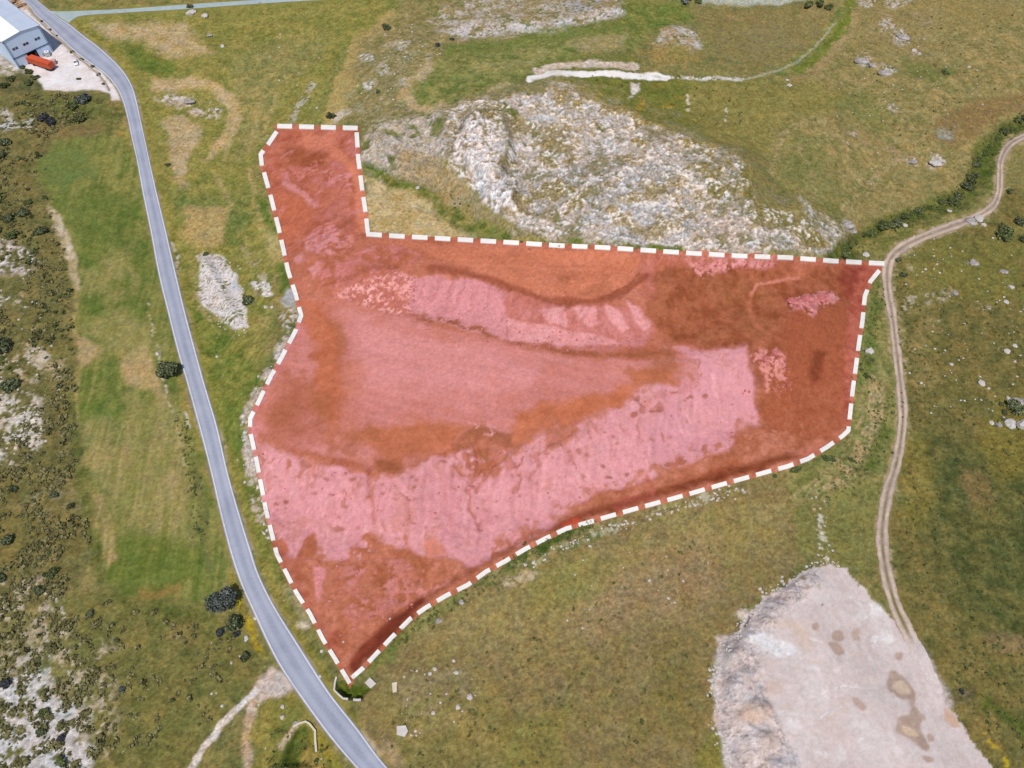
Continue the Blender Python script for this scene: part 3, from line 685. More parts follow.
for k in range(30):
    x, y = rf.uniform(735, 900), rf.uniform(600, 765)
    blob(x, y, rf.uniform(2, 8), rf.choice([(232, 222, 218), (204, 186, 178), (214, 194, 182), (196, 182, 178)]), soft=4, warp=5, op=.6, patch=.6, pn='s')
WET = (172, 146, 130)
zone(smooth_poly(cc(700, 540, 3.37, (650, 435), (620, 480), (622, 505), (660, 535), (695, 545), (700, 580), (680, 600), (658, 640), (680, 668), (720, 690), (758, 712), (770, 690), (745, 660), (738, 630),
        (750, 600), (738, 570), (715, 545), (722, 510), (700, 470), (672, 445))), WET, (190, 166, 150), soft=1.8, warp=5)
zone(smooth_poly(cc(700, 540, 3.37, (670, 470), (700, 500), (700, 520), (660, 515), (640, 495))), (206, 182, 160), soft=1.5, warp=3)
zone(smooth_poly(cc(700, 540, 3.37, (680, 630), (715, 640), (735, 665), (700, 665))), (214, 188, 160), soft=1.5, warp=3)
for pl in [((435, 310), (460, 300), (475, 325), (455, 345), (440, 335)), ((430, 350), (460, 350), (475, 375), (455, 388), (440, 375)), ((505, 535), (530, 535), (562, 562), (545, 572), (520, 560)),
           ((375, 290), (388, 280), (392, 300), (380, 305)), ((762, 655), (780, 650), (788, 670), (770, 680)), ((655, 380), (680, 380), (685, 402), (665, 400)), ((750, 730), (780, 735), (790, 752), (760, 748))]:
    zone(smooth_poly(cc(700, 540, 3.37, *pl)), (190, 160, 142), WET, soft=1.2, warp=4, op=.85)
zone(cc(700, 540, 3.37, (260, 280), (300, 270), (360, 300), (370, 380), (330, 370), (290, 310)), (212, 186, 168), soft=4, warp=4, op=.7)
zone(cc(700, 540, 3.37, (500, 300), (540, 300), (540, 340), (510, 340)), (190, 166, 150), soft=3, warp=3, patch=.6, pn='s')
zone(cc(700, 540, 3.37, (820, 560), (850, 580), (880, 630), (850, 630), (825, 600)), (206, 170, 148), soft=1.5, warp=1.5)
line([(906, 632), (930, 668), (950, 705)], 5, (206, 188, 184), soft=4, op=.7)
for (x, y) in [(735, 630), (738, 622), (821, 605), (806, 567), (742, 715), (748, 735), (752, 688)]:
    blob(x, y, 1.6, (110, 98, 90), soft=1, warp=1.5, op=.8)

# ---- the plot: a graphic overlay's red tint put into its soil colours
MODE = 'plot'
PB = dict(warp=3)
i = sub(PLOT, 3)
pa = (sdf(PLOT, ui[i], vi[i]) > -0.2).astype(np.float32)
put(i, pa, (166, 82, 52), (184, 98, 70), nx15[i] * .6 + nx5[i] * .5 + nx2[i] * .3, 1.0)
ROUGH[i] = ROUGH[i] * (1 - pa) + 0.45 * pa
OUTSIDE = np.ones(M, bool)
OUTSIDE[i[pa > 0]] = False
SAVE = ALB.copy()
PINK, PALE, ORG, BRN, DRK = (206, 120, 116), (220, 140, 144), (194, 98, 62), (156, 78, 44), (128, 56, 36)
# neck
zone([(262, 130), (358, 130), (366, 232), (340, 240), (300, 250), (285, 260), (270, 200)], (168, 78, 50), (184, 94, 66), soft=4, warp=4)
zone([(299, 131), (337, 134), (332, 152), (303, 150)], (204, 106, 72), (190, 94, 60), soft=3, **PB)
zone([(288, 147), (328, 150), (322, 166), (288, 165)], (146, 70, 40), BRN, soft=4, **PB)
zone([(268, 165), (305, 168), (330, 158), (356, 178), (346, 198), (318, 190), (292, 182)], (204, 116, 110), (176, 84, 66), soft=4, warp=5, patch=.55, pn='s')
zone([(340, 133), (356, 134), (358, 158), (346, 150)], (206, 120, 118), (180, 90, 76), soft=3, warp=3, patch=.6, pn='s')
line([(335, 152), (350, 165), (358, 180), (360, 200), (362, 230)], 4.5, (204, 104, 68), soft=3, warp=2)
line([(283, 182), (300, 192), (316, 204)], 3, (202, 114, 108), soft=2, warp=2)
zone([(274, 190), (300, 196), (312, 212), (298, 232), (282, 242)], (190, 94, 58), (174, 80, 48), soft=4, warp=3, row=(60, 1, 10))
zone([(310, 215), (345, 195), (355, 215), (350, 230), (325, 218)], (184, 98, 82), (168, 80, 58), soft=3, warp=3, row=(42, 1.2, 12))
zone([(304, 237), (326, 220), (345, 228), (354, 241), (330, 255), (306, 253)], (212, 126, 124), (192, 104, 98), soft=2.5, warp=4.5, row=(35, 1, 9), patch=.78, pn='s')
zone([(292, 260), (302, 253), (304, 262), (297, 267)], PINK, soft=2, warp=2)
zone([(306, 268), (321, 260), (320, 270), (314, 277)], PINK, soft=2, warp=2)
for dy in (0, 5, 10):
    line([(300, 236 + dy), (318, 224 + dy), (336, 216 + dy)], .8, (156, 74, 62), soft=1, warp=2, op=.6)
zone([(320, 265), (351, 254), (396, 246), (417, 254), (396, 265), (366, 276), (335, 290), (322, 280)], (196, 106, 100), (178, 88, 72), soft=4, warp=6, row=(20, 1, 12), patch=.7, pn='m')
line([(325, 284), (350, 278), (372, 266), (396, 268)], 2.5, (150, 74, 50), soft=3, warp=2, op=.7)
rn = random.Random(12)
for k in range(70):
    x, y = rn.uniform(272, 362), rn.uniform(135, 235)
    if k > 40:
        x, y = rn.uniform(296, 420), rn.uniform(225, 290)
    a_ = math.radians(rn.uniform(-50, -15) if k % 4 else rn.uniform(20, 60))
    ll = rn.uniform(8, 28)
    line([(x, y), (x + ll * .5 * math.cos(a_) + rn.uniform(-1.5, 1.5), y + ll * .5 * math.sin(a_)), (x + ll * math.cos(a_), y + ll * math.sin(a_))], rn.uniform(.6, 2.2),
         rn.choice([(206, 120, 116), (196, 104, 90), (150, 72, 44), (158, 80, 52), (202, 104, 68)]), soft=1.6, warp=3, op=rn.uniform(.35, .75), patch=.65, pn='s')
# upper terrace
zone([(370, 240), (440, 243), (560, 249), (642, 255), (643, 265), (625, 286), (585, 300), (530, 293), (480, 272), (425, 252)], (200, 104, 68), (182, 92, 54), soft=3, warp=2, row=(-4, 1.2, 26))
zone([(560, 265), (620, 270), (600, 292), (560, 290)], (158, 84, 46), ORG, soft=5, warp=5, patch=.55, pn='m')
line([(642, 256), (643, 268), (628, 286), (600, 298)], 1, (150, 74, 44), soft=1.2, warp=1)
zone([(640, 254), (690, 258), (690, 300), (660, 312), (646, 290)], (186, 96, 76), (168, 82, 56), soft=5, warp=4)
# rubble and the upper bank
zone([(333, 297), (346, 284), (391, 269), (416, 274), (414, 312), (398, 317), (363, 305)], (182, 92, 66), (196, 104, 84), soft=3, **PB)
zone([(335, 297), (350, 285), (391, 270), (416, 275), (414, 312), (398, 317), (363, 304)], (236, 164, 152), (214, 128, 118), soft=2, warp=2, patch=.34, pn='f')
zone([(412, 276), (440, 273), (470, 280), (500, 288), (512, 300), (512, 344), (480, 334), (440, 320), (408, 316)], (212, 128, 130), (196, 112, 112), soft=2, warp=3)
zone([(500, 292), (530, 298), (570, 304), (600, 306), (640, 302), (655, 330), (640, 346), (600, 352), (550, 348), (508, 342)], (196, 108, 100), (174, 88, 70), soft=3, warp=3)
for pl in [((540, 310), (565, 305), (568, 325), (550, 325)), ((572, 306), (596, 307), (601, 322), (588, 326), (578, 318)), ((603, 302), (618, 309), (628, 328), (619, 333), (608, 318)), ((628, 297), (640, 306), (654, 322), (643, 331), (633, 318)),
           ((505, 320), (540, 325), (600, 335), (620, 345), (560, 346), (510, 340))]:
    zone(list(pl), (222, 142, 140), PINK, soft=1.6, warp=2)
GUL2 = []
for k in range(14):
    x0 = 425 + k * 14 + random.uniform(-4, 4)
    y0 = 278 + max(0, x0 - 460) * .17
    ln = [(x0, y0), (x0 - 3, y0 + 12), (x0 - 9, y0 + random.uniform(22, 38))]
    line(ln, .9, (162, 86, 76), soft=1.2, warp=3, op=.6, patch=.65, pn='s')
    GUL2.append((ln, 1.1))
line([(430, 268), (470, 272), (500, 284), (545, 300), (590, 302), (625, 292), (645, 276)], 3.5, (146, 70, 44), soft=2.5, warp=2.5, op=.8)
line([(408, 318), (440, 320), (475, 328), (505, 343), (560, 352), (620, 357), (670, 352)], 3, (150, 78, 48), soft=2.5, warp=2.5, patch=.65, pn='s')
# right part
zone([(660, 268), (700, 262), (862, 268), (852, 400), (845, 432), (790, 462), (735, 476), (735, 440), (762, 416), (750, 384), (748, 348), (700, 343), (660, 335), (650, 310)], (140, 70, 38), (164, 86, 52), soft=6, warp=6)
zone([(700, 270), (780, 285), (770, 335), (700, 335)], (140, 80, 42), soft=12, warp=8, op=.5, patch=.5, pn='m')
zone([(788, 310), (850, 300), (850, 400), (800, 440), (770, 420), (775, 380)], (166, 82, 46), (148, 68, 40), soft=8, warp=6, op=.7)
zone([(780, 400), (845, 380), (840, 430), (785, 455), (740, 465), (745, 430)], (172, 88, 54), (154, 74, 40), soft=6, warp=6, op=.8)
zone([(850, 265), (878, 268), (864, 300), (856, 380), (848, 425), (842, 425), (848, 330)], (160, 68, 48), (176, 86, 62), soft=4, warp=3)
zone([(685, 254), (788, 259), (772, 268), (740, 266), (722, 272), (705, 278), (695, 268)], (216, 134, 132), (184, 98, 84), soft=2, warp=4, patch=.62, pn='f', rock=.2)
line([(750, 294), (758, 285), (775, 281), (800, 277)], 1.4, (194, 104, 78), soft=1.2, warp=1)
line([(750, 294), (748, 305), (755, 322), (770, 335)], 1.6, (176, 92, 56), soft=2, warp=1.5, op=.7)
zone([(784, 302), (800, 293), (812, 294), (830, 290), (836, 299), (826, 306), (818, 308), (814, 318), (804, 310), (790, 310)], (218, 134, 134), (180, 96, 92), soft=1.5, warp=3, patch=.85, pn='f', rock=.5)
zone([(750, 352), (778, 347), (788, 356), (788, 370), (762, 372)], (216, 128, 122), (184, 98, 82), soft=2, warp=4, patch=.6, pn='f', rock=.3)
zone([(756, 366), (794, 370), (794, 388), (770, 396)], (206, 118, 104), soft=3, warp=4, patch=.3, pn='f')
zone([(842, 266), (860, 268), (852, 292), (844, 300), (836, 280)], (128, 46, 32), (144, 60, 42), soft=4, warp=4, op=.8)
zone([(816, 350), (828, 352), (824, 378), (812, 388), (812, 370)], (116, 54, 30), DRK, soft=4, warp=4, op=.85)
# lower field
LOW = [(302, 296), (345, 300), (408, 319), (480, 337), (560, 356), (640, 360), (690, 352), (692, 372), (640, 395), (590, 420), (560, 430), (512, 444), (470, 430), (402, 470), (370, 466), (290, 446), (258, 432), (253, 414), (285, 362)]
zone(LOW, (204, 116, 106), (188, 98, 80), soft=3, warp=3, row=(-14, 1.0, 24), rough=.3)
zone(LOW, (190, 98, 62), (174, 86, 52), soft=5, warp=6, op=.55, patch=.38, pn='l')
zone([(262, 425), (290, 370), (312, 310), (335, 305), (350, 350), (345, 430), (372, 465), (320, 455)], (182, 94, 64), (164, 84, 52), soft=9, warp=8, op=.75, patch=.6, pn='m')
zone([(350, 435), (470, 420), (560, 412), (640, 385), (690, 362), (690, 372), (640, 394), (560, 430), (470, 432), (400, 466)], (186, 94, 56), (170, 86, 50), soft=8, warp=7, op=.7, patch=.6, pn='m')
zone([(345, 312), (470, 342), (540, 362), (520, 392), (440, 400), (370, 385)], (218, 132, 128), (204, 116, 108), soft=14, warp=8, row=(-14, 1, 24), op=.85)
zone([(300, 300), (325, 300), (340, 340), (345, 400), (335, 430), (318, 410), (312, 350)], (192, 96, 56), (172, 82, 46), soft=6, warp=5)
zone([(313, 392), (336, 392), (336, 420), (318, 416)], (150, 78, 42), (166, 88, 50), soft=5, warp=5, op=.8)
zone([(280, 380), (305, 385), (330, 430), (300, 450), (270, 440)], (178, 92, 72), (160, 82, 52), soft=8, warp=6, op=.7)
zone([(370, 426), (431, 420), (470, 424), (440, 449), (392, 462), (352, 440)], (196, 98, 58), (172, 86, 48), soft=6, warp=6)
zone([(345, 430), (380, 428), (382, 444), (350, 446)], (160, 84, 46), soft=5, warp=5, op=.7)
zone([(375, 462), (405, 460), (404, 478), (380, 478)], (148, 76, 40), (164, 84, 50), soft=4, warp=4)
zone([(512, 416), (540, 407), (595, 397), (634, 385), (632, 398), (580, 422), (540, 438), (508, 446)], (196, 98, 56), (176, 86, 48), soft=5, warp=5)
zone([(620, 372), (690, 358), (682, 378), (640, 394)], (190, 96, 56), (168, 86, 48), soft=5, warp=5)
zone([(640, 354), (672, 352), (676, 364), (650, 370)], (158, 84, 46), soft=5, warp=5, op=.7)
zone([(328, 318), (342, 322), (348, 345), (340, 360)], (160, 86, 46), soft=5, warp=4, op=.6)
# pale lower bank
BANK = [(252, 446), (275, 447), (300, 460), (330, 468), (362, 478), (374, 484), (402, 478), (440, 454), (466, 443), (476, 452), (490, 447), (512, 448), (545, 440), (580, 426), (625, 402), (645, 388), (680, 379), (690, 366), (684, 352),
        (672, 346), (700, 348), (745, 347), (750, 384), (761, 416), (736, 426), (732, 445), (690, 462), (640, 478), (600, 492), (570, 512), (540, 532), (515, 552), (500, 554), (470, 567), (442, 562), (410, 542), (380, 548),
        (342, 562), (312, 560), (292, 574), (277, 550), (262, 500)]
zone(BANK, (221, 144, 148), (206, 124, 126), soft=3.2, warp=5, rough=.3, row=(78, .9, 9))
zone(BANK, (200, 118, 122), (212, 132, 138), soft=6, warp=6, op=.6, patch=.42, pn='l')
zone(BANK, (230, 158, 158), soft=8, warp=6, op=.5, patch=.36, pn='m')
zone(BANK, (196, 110, 98), (184, 100, 84), soft=3, warp=6, op=.6, patch=.22, pn='m')
zone(BANK, (186, 104, 104), soft=4, warp=4, op=.55, patch=.15, pn='s')
zone([(690, 350), (744, 350), (756, 410), (700, 440), (640, 440), (660, 400)], (208, 130, 138), (220, 142, 148), soft=12, warp=8, op=.6, rough=.2)
zone([(640, 412), (690, 420), (700, 440), (650, 450)], (196, 124, 134), soft=10, warp=6, op=.5)
line([(690, 362), (694, 376), (686, 386), (660, 396)], 4, (196, 110, 106), soft=4, warp=3, op=.7)
GULLY = list(GUL2)
for ln, w in [([(368, 466), (370, 489), (374, 528)], 1.6), ([(396, 481), (403, 490), (412, 499), (413, 521)], 1.3), ([(473, 440), (478, 470), (464, 490), (469, 506), (479, 528)], 2.0), ([(481, 469), (503, 461), (509, 451)], 2.2),
              ([(534, 459), (549, 444), (572, 431)], 2.4), ([(559, 439), (572, 459), (587, 481)], 1.1), ([(634, 395), (652, 409), (665, 409)], 2), ([(516, 462), (520, 478), (515, 492)], 1.3), ([(345, 488), (342, 505)], 1.3), ([(490, 470), (476, 492)], 1.6), ([(500, 452), (484, 474)], 1.8), ([(528, 446), (518, 462), (508, 470)], 1.7), ([(455, 462), (466, 480)], 1.3), ([(540, 458), (530, 480)], 1.0), ([(305, 464), (300, 476)], 1.4), ([(318, 470), (312, 486)], 1.2), ([(661, 428), (666, 440)], 1.1),
              ([(637, 425), (640, 440)], 1.3), ([(621, 424), (622, 432)], .8)]:
    line(ln, w * .85, (156, 80, 54), (176, 98, 76), soft=1.3, warp=3.4, op=.92, patch=.82, pn='s')
    line(ln, w * 2.2, (190, 108, 100), soft=2.5, warp=4, op=.55, patch=.55, pn='s')
    GULLY.append((ln, w))
rg = random.Random(9)
BT = [(258, 448), (300, 462), (372, 484), (402, 478), (466, 444), (512, 448), (580, 426), (645, 388), (690, 366), (745, 348)]
BB = [(275, 548), (312, 560), (342, 562), (380, 548), (410, 542), (470, 567), (515, 552), (570, 512), (640, 478), (732, 445)]


def along(P, t):
    d = np.concatenate([[0], np.cumsum(np.linalg.norm(np.diff(np.array(P, float), axis=0), axis=1))])
    return np.interp(t * d[-1], d, [q[0] for q in P]), np.interp(t * d[-1], d, [q[1] for q in P])


for k in range(90):
    t = rg.random()
    if k % 3:
        x, y = along(BT, t)
        ll = rg.uniform(5, 26)
        pts = [(x, y - 2), (x + rg.uniform(-2, 2), y + ll * .5), (x + (t - .5) * ll * .5 + rg.uniform(-3, 3), y + ll)]
    else:
        x, y = along(BB, t)
        ll = rg.uniform(5, 22)
        pts = [(x, y + 2), (x + rg.uniform(-2, 2), y - ll * .5), (x + rg.uniform(-3, 3), y - ll)]
    line(pts, rg.uniform(.6, 2.2), (172, 90, 62), (192, 110, 92), soft=1.3, warp=4.5, op=rg.uniform(.6, .95), patch=.8, pn='s')
for k in range(70):
    x, y = along(BT, rg.random())
    y += rg.uniform(8, 75)
    ll = rg.uniform(10, 34)
    pts = [(x, y), (x + (x - 500) * .03 + rg.uniform(-2, 2), y + ll)]
    c = rg.choice([(204, 124, 126), (234, 166, 164), (196, 114, 112)])
    line(pts, rg.uniform(.6, 1.8), c, soft=1.6, warp=2, op=.5)
    if k % 2:
        GULLY.append((pts, .7))
zone([(430, 448), (470, 428), (515, 436), (560, 424), (590, 420), (570, 442), (520, 456), (490, 476), (462, 478)], (164, 84, 52), (182, 100, 76), soft=4, warp=7, patch=.42, pn='s', op=.9)
zone([(448, 445), (473, 424), (512, 430), (510, 444), (490, 438), (484, 465), (474, 450)], (150, 80, 44), (172, 90, 60), soft=2.5, warp=3, op=.9)
zone([(466, 420), (500, 424), (492, 434), (470, 432)], (214, 132, 124), soft=2, warp=3, patch=.5, pn='f')
zone([(545, 430), (575, 426), (572, 440), (555, 452), (548, 446)], (172, 92, 66), soft=2, warp=3, op=.8)
rs = random.Random(3)
for (x, y, r) in [(634, 414, 4), (644, 410, 3.5), (662, 408, 4), (554, 450, 2.5), (580, 453, 2.5), (588, 454, 2), (638, 398, 3), (672, 392, 2.5), (688, 396, 2.5), (704, 396, 2.5), (684, 400, 1.5), (704, 445, 3), (692, 447, 1.5), (606, 475, 2), (602, 465, 2),
                  (588, 490, 3), (547, 455, 2), (680, 460, 2.5), (668, 462, 3), (317, 474, 2), (326, 481, 2), (346, 470, 2), (307, 464, 4), (286, 504, 2), (277, 506, 2), (339, 526, 3), (342, 506, 1.8), (313, 493, 1.5), (350, 482, 3), (525, 520, 2), (495, 518, 1.5), (626, 470, 2)]:
    blob(x, y, r * 1.25, (158, 84, 66), (176, 100, 88), soft=1, warp=3.8, op=.95)
for k in range(60):
    x = rs.uniform(265, 750)
    yt = 470 if x < 420 else 470 - (x - 420) * .28
    y = yt + rs.uniform(5, 70)
    blob(x, y, rs.uniform(.9, 2.2), (166, 90, 76), soft=1, warp=3.2, op=.8)
# toe of the bank, lower band
LB = [(274, 552), (292, 570), (312, 560), (342, 562), (380, 548), (410, 542), (442, 562), (470, 567), (502, 554), (516, 552), (545, 530), (580, 508), (640, 476), (700, 454), (732, 445), (738, 428), (764, 420), (800, 440), (795, 464), (700, 492),
      (566, 530), (486, 572), (391, 640), (352, 682), (290, 578)]
zone(LB, (162, 82, 46), (178, 96, 64), soft=4, warp=8)
zone(offset_poly(LB, 10), (168, 86, 52), (184, 102, 74), soft=4, warp=8, patch=.36, pn='s', op=.85)
zone([(288, 578), (297, 552), (308, 534), (315, 530), (317, 548), (306, 572)], (166, 84, 50), (180, 98, 68), soft=2, warp=4)
zone([(340, 566), (348, 546), (362, 534), (372, 532), (380, 540), (404, 546), (410, 562)], (166, 84, 50), (182, 98, 66), soft=2.5, warp=5, patch=.8, pn='s')
zone([(270, 545), (284, 540), (290, 552), (280, 560)], (170, 86, 56), soft=2, warp=4)
zone([(340, 560), (400, 555), (440, 580), (420, 600), (350, 630), (325, 600)], (194, 108, 96), (170, 86, 56), soft=6, warp=6, patch=.5, pn='s')
zone([(312, 566), (326, 568), (324, 590), (319, 602), (315, 592)], (206, 116, 112), soft=2, warp=2.5)
zone([(424, 545), (438, 536), (449, 556), (430, 558)], (216, 120, 98), (190, 100, 74), soft=2.5, warp=3)
zone([(440, 570), (470, 575), (430, 595), (405, 600)], (202, 112, 96), soft=3, warp=4, patch=.4, pn='s')
zone([(349, 668), (360, 645), (390, 618), (420, 598), (424, 606), (392, 634), (364, 664), (354, 676)], (122, 52, 32), DRK, soft=4, warp=3)
zone([(545, 530), (580, 516), (640, 494), (720, 468), (790, 456), (800, 460), (740, 476), (640, 504), (566, 527)], (134, 62, 34), (150, 74, 42), soft=4, warp=4)
line([(648, 476), (654, 490), (652, 500)], 2.5, (176, 82, 62), soft=2, warp=2, op=.8)
line([(617, 506), (650, 496)], 3, (170, 74, 56), soft=3, warp=3, op=.7)
line([(278, 545), (290, 570), (312, 610), (335, 650)], 4, (152, 66, 42), (176, 90, 64), soft=4, warp=3, op=.7)
zone([(560, 523), (580, 517), (580, 524), (564, 528)], (184, 66, 38), soft=2, warp=2)
line([(298, 330), (284, 356), (266, 384), (254, 412), (254, 440)], 3.5, (206, 120, 122), (186, 92, 80), soft=2.5, warp=2.5)
line([(290, 300), (310, 310), (312, 330)], 5, (184, 92, 62), soft=4, warp=3, op=.6)
MODE = None
# the plot's paint stops at its edge
ALB[OUTSIDE] = SAVE[OUTSIDE]

# ------------------------------------------------------------------ small relief
rd = sdf(ROADPOLY, ui, vi)
trk = ldist([(t[0], t[1]) for t in TRACK], ui, vi)
sr = sdf(SIDE_TOP + SIDE_BOT[::-1], ui, vi)
calm = sstep(0, -6, rd) * sstep(5, 10, trk) * sstep(0, -4, sr) * sstep(3, -2, sdf([(-60, -60), (30, -20), (60, 45), (50, 75), (-60, 75)], ui, vi))
ridge = 1 - np.abs(fbm(wxi, wyi, 7.0, 4, 2)) * 1.1
ridge3 = 1 - np.abs(fbm(wxi, wyi, 21.0, 3, 5)) * 1.15
ridge2 = 1 - np.abs(fbm(wxi, wyi, 2.6, 3, 6)) * 1.1
dz = calm * (ROUGH * (0.10 * nx2 + 0.055 * nx1 + 0.12 * nx5 + 0.045 * nxw) + ROCK * (1.1 * ridge3 + 0.24 * ridge + 0.14 * ridge2 + 0.16 * nx1 + .10 * nxw) + (1 - ROCK) * .2 * nx15b)
# rills cut into the banks
for ln, w in GULLY:
    i = sub(ln, w * 3 + 6)
    g = np.exp(-(ldist(ln, ui[i] + 1.6 * nx5[i], vi[i] + 1.2 * nx5b[i]) / (w * 1.1)) ** 2)
    dz[i] -= (0.42 * min(w, 1.8) * g * ~OUTSIDE[i]).astype(np.float32)
bi = sub(BANK, 4)
bm_ = sstep(-3, 3, sdf(BANK, ui[bi], vi[bi]))
ti = sub(TAL, 6)
tm = sstep(-4, 4, sdf(TAL, ui[ti], vi[ti])) * sstep(0, 6, sdf(HEAP, ui[ti], vi[ti]))
dz[ti] += (tm * (.55 * (1 - np.abs(fbm(wxi[ti], wyi[ti], 5.5, 3, 4)) * 1.2) + .10 * nx1[ti])).astype(np.float32)
dz[bi] += (bm_ * (.22 * rows(bi, 84, 1.6, 14) + .10 * nx2[bi])).astype(np.float32)
zz[INV] += dz.astype(np.float32)
# tiny colour variation of soil and tufts
var = 1 + calm * (ROUGH * (0.12 * nx1 + 0.07 * nx2b + .02 * nx5b + .085 * nxw) + ROCK * (.10 * nx1 + .10 * nxw)) + 0.02 * nx1 + .02 * nxw
ALB *= np.clip(var, .45, 1.6)[:, None]
hue = (ROUGH * calm * OUTSIDE * (.06 * nx2 + .04 * nx5))[:, None]
ALB *= 1 + hue * np.array([1.0, 0.2, -.4])

COLR = np.zeros((NY, NX, 4), np.float32)
g1, g2 = seen((108, 106, 58)), seen((134, 122, 76))
t = np.clip(.5 + (.3 * N15 + .2 * N40) * NEAR + .35 * (1 - NEAR) * fbm(GX, GY, 420, 3, 2), 0, 1)[..., None]
COLR[..., :3] = g1 * (1 - t) + g2 * t
COLR[..., 3] = 1
c3 = COLR[..., :3]
c3[INV] = ALB
DET = np.full((NY, NX), 1.0, np.float32)
DET[INV] = np.clip(ROUGH * calm + ROCK, 0.25, 1.3)


def hf(x, y):
    i = np.clip(np.searchsorted(xs, x) - 1, 0, NX - 2)
    j = np.clip(np.searchsorted(ys, y) - 1, 0, NY - 2)
    fx = (x - xs[i]) / (xs[i + 1] - xs[i])
    fy = (y - ys[j]) / (ys[j + 1] - ys[j])
    return (zz[j, i] * (1 - fx) + zz[j, i + 1] * fx) * (1 - fy) + (zz[j + 1, i] * (1 - fx) + zz[j + 1, i + 1] * fx) * fy


def at(px, py, dz=0.0):
    z = 0.0
    for _ in range(14):
        x, y = ray_at(px, py, z)
        z = 0.5 * z + 0.5 * (float(hf(x, y)) + dz)
    x, y = ray_at(px, py, z)
    return Vector((x, y, float(hf(x, y)) + dz))


def mpp(px, py):
    """metres per pixel at a place in the picture"""
    v = (py - 384) / F
    return H / (CT + v * ST) / F


# ------------------------------------------------------------------ node helpers and materials
def new_mat(name):
    m = bpy.data.materials.new(name)
    m.use_nodes = True
    nt = m.node_tree
    b = nt.nodes['Principled BSDF']
    b.inputs['Specular IOR Level'].default_value = 0.15
    return m, nt, b


def N(nt, kind, **kw):
    n = nt.nodes.new(kind)
    for k, vv in kw.items():
        setattr(n, k, vv)
    return n


def noise(nt, coord, scale, detail=4, rough=.6):
    n = N(nt, 'ShaderNodeTexNoise')
    n.inputs['Scale'].default_value = scale
    n.inputs['Detail'].default_value = detail
    n.inputs['Roughness'].default_value = rough
    nt.links.new(coord, n.inputs['Vector'])
    return n.outputs['Fac']


def ramp_node(nt, fac, stops):
    r = N(nt, 'ShaderNodeValToRGB')
    e = r.color_ramp.elements
    while len(e) < len(stops):
        e.new(0.5)
    for el, (p, c) in zip(e, stops):
        el.position = p
        el.color = (*c, 1)
    nt.links.new(fac, r.inputs[0])
    return r.outputs[0]


def ground_material():
    m, nt, b = new_mat('soil_and_grass')
    tc = N(nt, 'ShaderNodeTexCoord')
    at_ = N(nt, 'ShaderNodeAttribute', attribute_name='albedo')
    dt = N(nt, 'ShaderNodeAttribute', attribute_name='detail')
    n1 = noise(nt, tc.outputs['Object'], 1.1, 5, .68)
    n2 = noise(nt, tc.outputs['Object'], 4.5, 3, .6)
    mix = N(nt, 'ShaderNodeMath', operation='ADD')
    nt.links.new(n1, mix.inputs[0])
    nt.links.new(n2, mix.inputs[1])
    sub1 = N(nt, 'ShaderNodeMath', operation='SUBTRACT')
    nt.links.new(mix.outputs[0], sub1.inputs[0])
    sub1.inputs[1].default_value = 1.0
    mul = N(nt, 'ShaderNodeMath', operation='MULTIPLY')
    nt.links.new(sub1.outputs[0], mul.inputs[0])
    nt.links.new(dt.outputs['Fac'], mul.inputs[1])
    mad = N(nt, 'ShaderNodeMath', operation='MULTIPLY_ADD')
    nt.links.new(mul.outputs[0], mad.inputs[0])
    mad.inputs[1].default_value = 1.35
    mad.inputs[2].default_value = 1.0
    sc = N(nt, 'ShaderNodeVectorMath', operation='SCALE')
    nt.links.new(at_.outputs['Color'], sc.inputs[0])
    nt.links.new(mad.outputs[0], sc.inputs['Scale'])
    nt.links.new(sc.outputs[0], b.inputs['Base Color'])
    b.inputs['Roughness'].default_value = 0.95
    b.inputs['Specular IOR Level'].default_value = 0.08
    bp = N(nt, 'ShaderNodeBump')
    bp.inputs['Distance'].default_value = 0.22
    st = N(nt, 'ShaderNodeMath', operation='MULTIPLY')
    nt.links.new(dt.outputs['Fac'], st.inputs[0])
    st.inputs[1].default_value = 0.6
    nt.links.new(st.outputs[0], bp.inputs['Strength'])
    nt.links.new(mix.outputs[0], bp.inputs['Height'])
    nt.links.new(bp.outputs[0], b.inputs['Normal'])
    return m


def noisy_mat(name, c1, c2, scale=1.0, rough=.85, spec=.15, bump=0.0, metal=0.0, k=1.0):
    m, nt, b = new_mat(name)
    tc = N(nt, 'ShaderNodeTexCoord')
    n = noise(nt, tc.outputs['Object'], scale, 5, .62)
    col = ramp_node(nt, n, [(0.3, tuple(seen(c1, k))), (0.7, tuple(seen(c2, k)))])
    nt.links.new(col, b.inputs['Base Color'])
    b.inputs['Roughness'].default_value = rough
    b.inputs['Specular IOR Level'].default_value = spec
    b.inputs['Metallic'].default_value = metal
    if bump:
        bp = N(nt, 'ShaderNodeBump')
        bp.inputs['Distance'].default_value = bump
        bp.inputs['Strength'].default_value = 0.7
        nt.links.new(n, bp.inputs['Height'])
        nt.links.new(bp.outputs[0], b.inputs['Normal'])
    return m


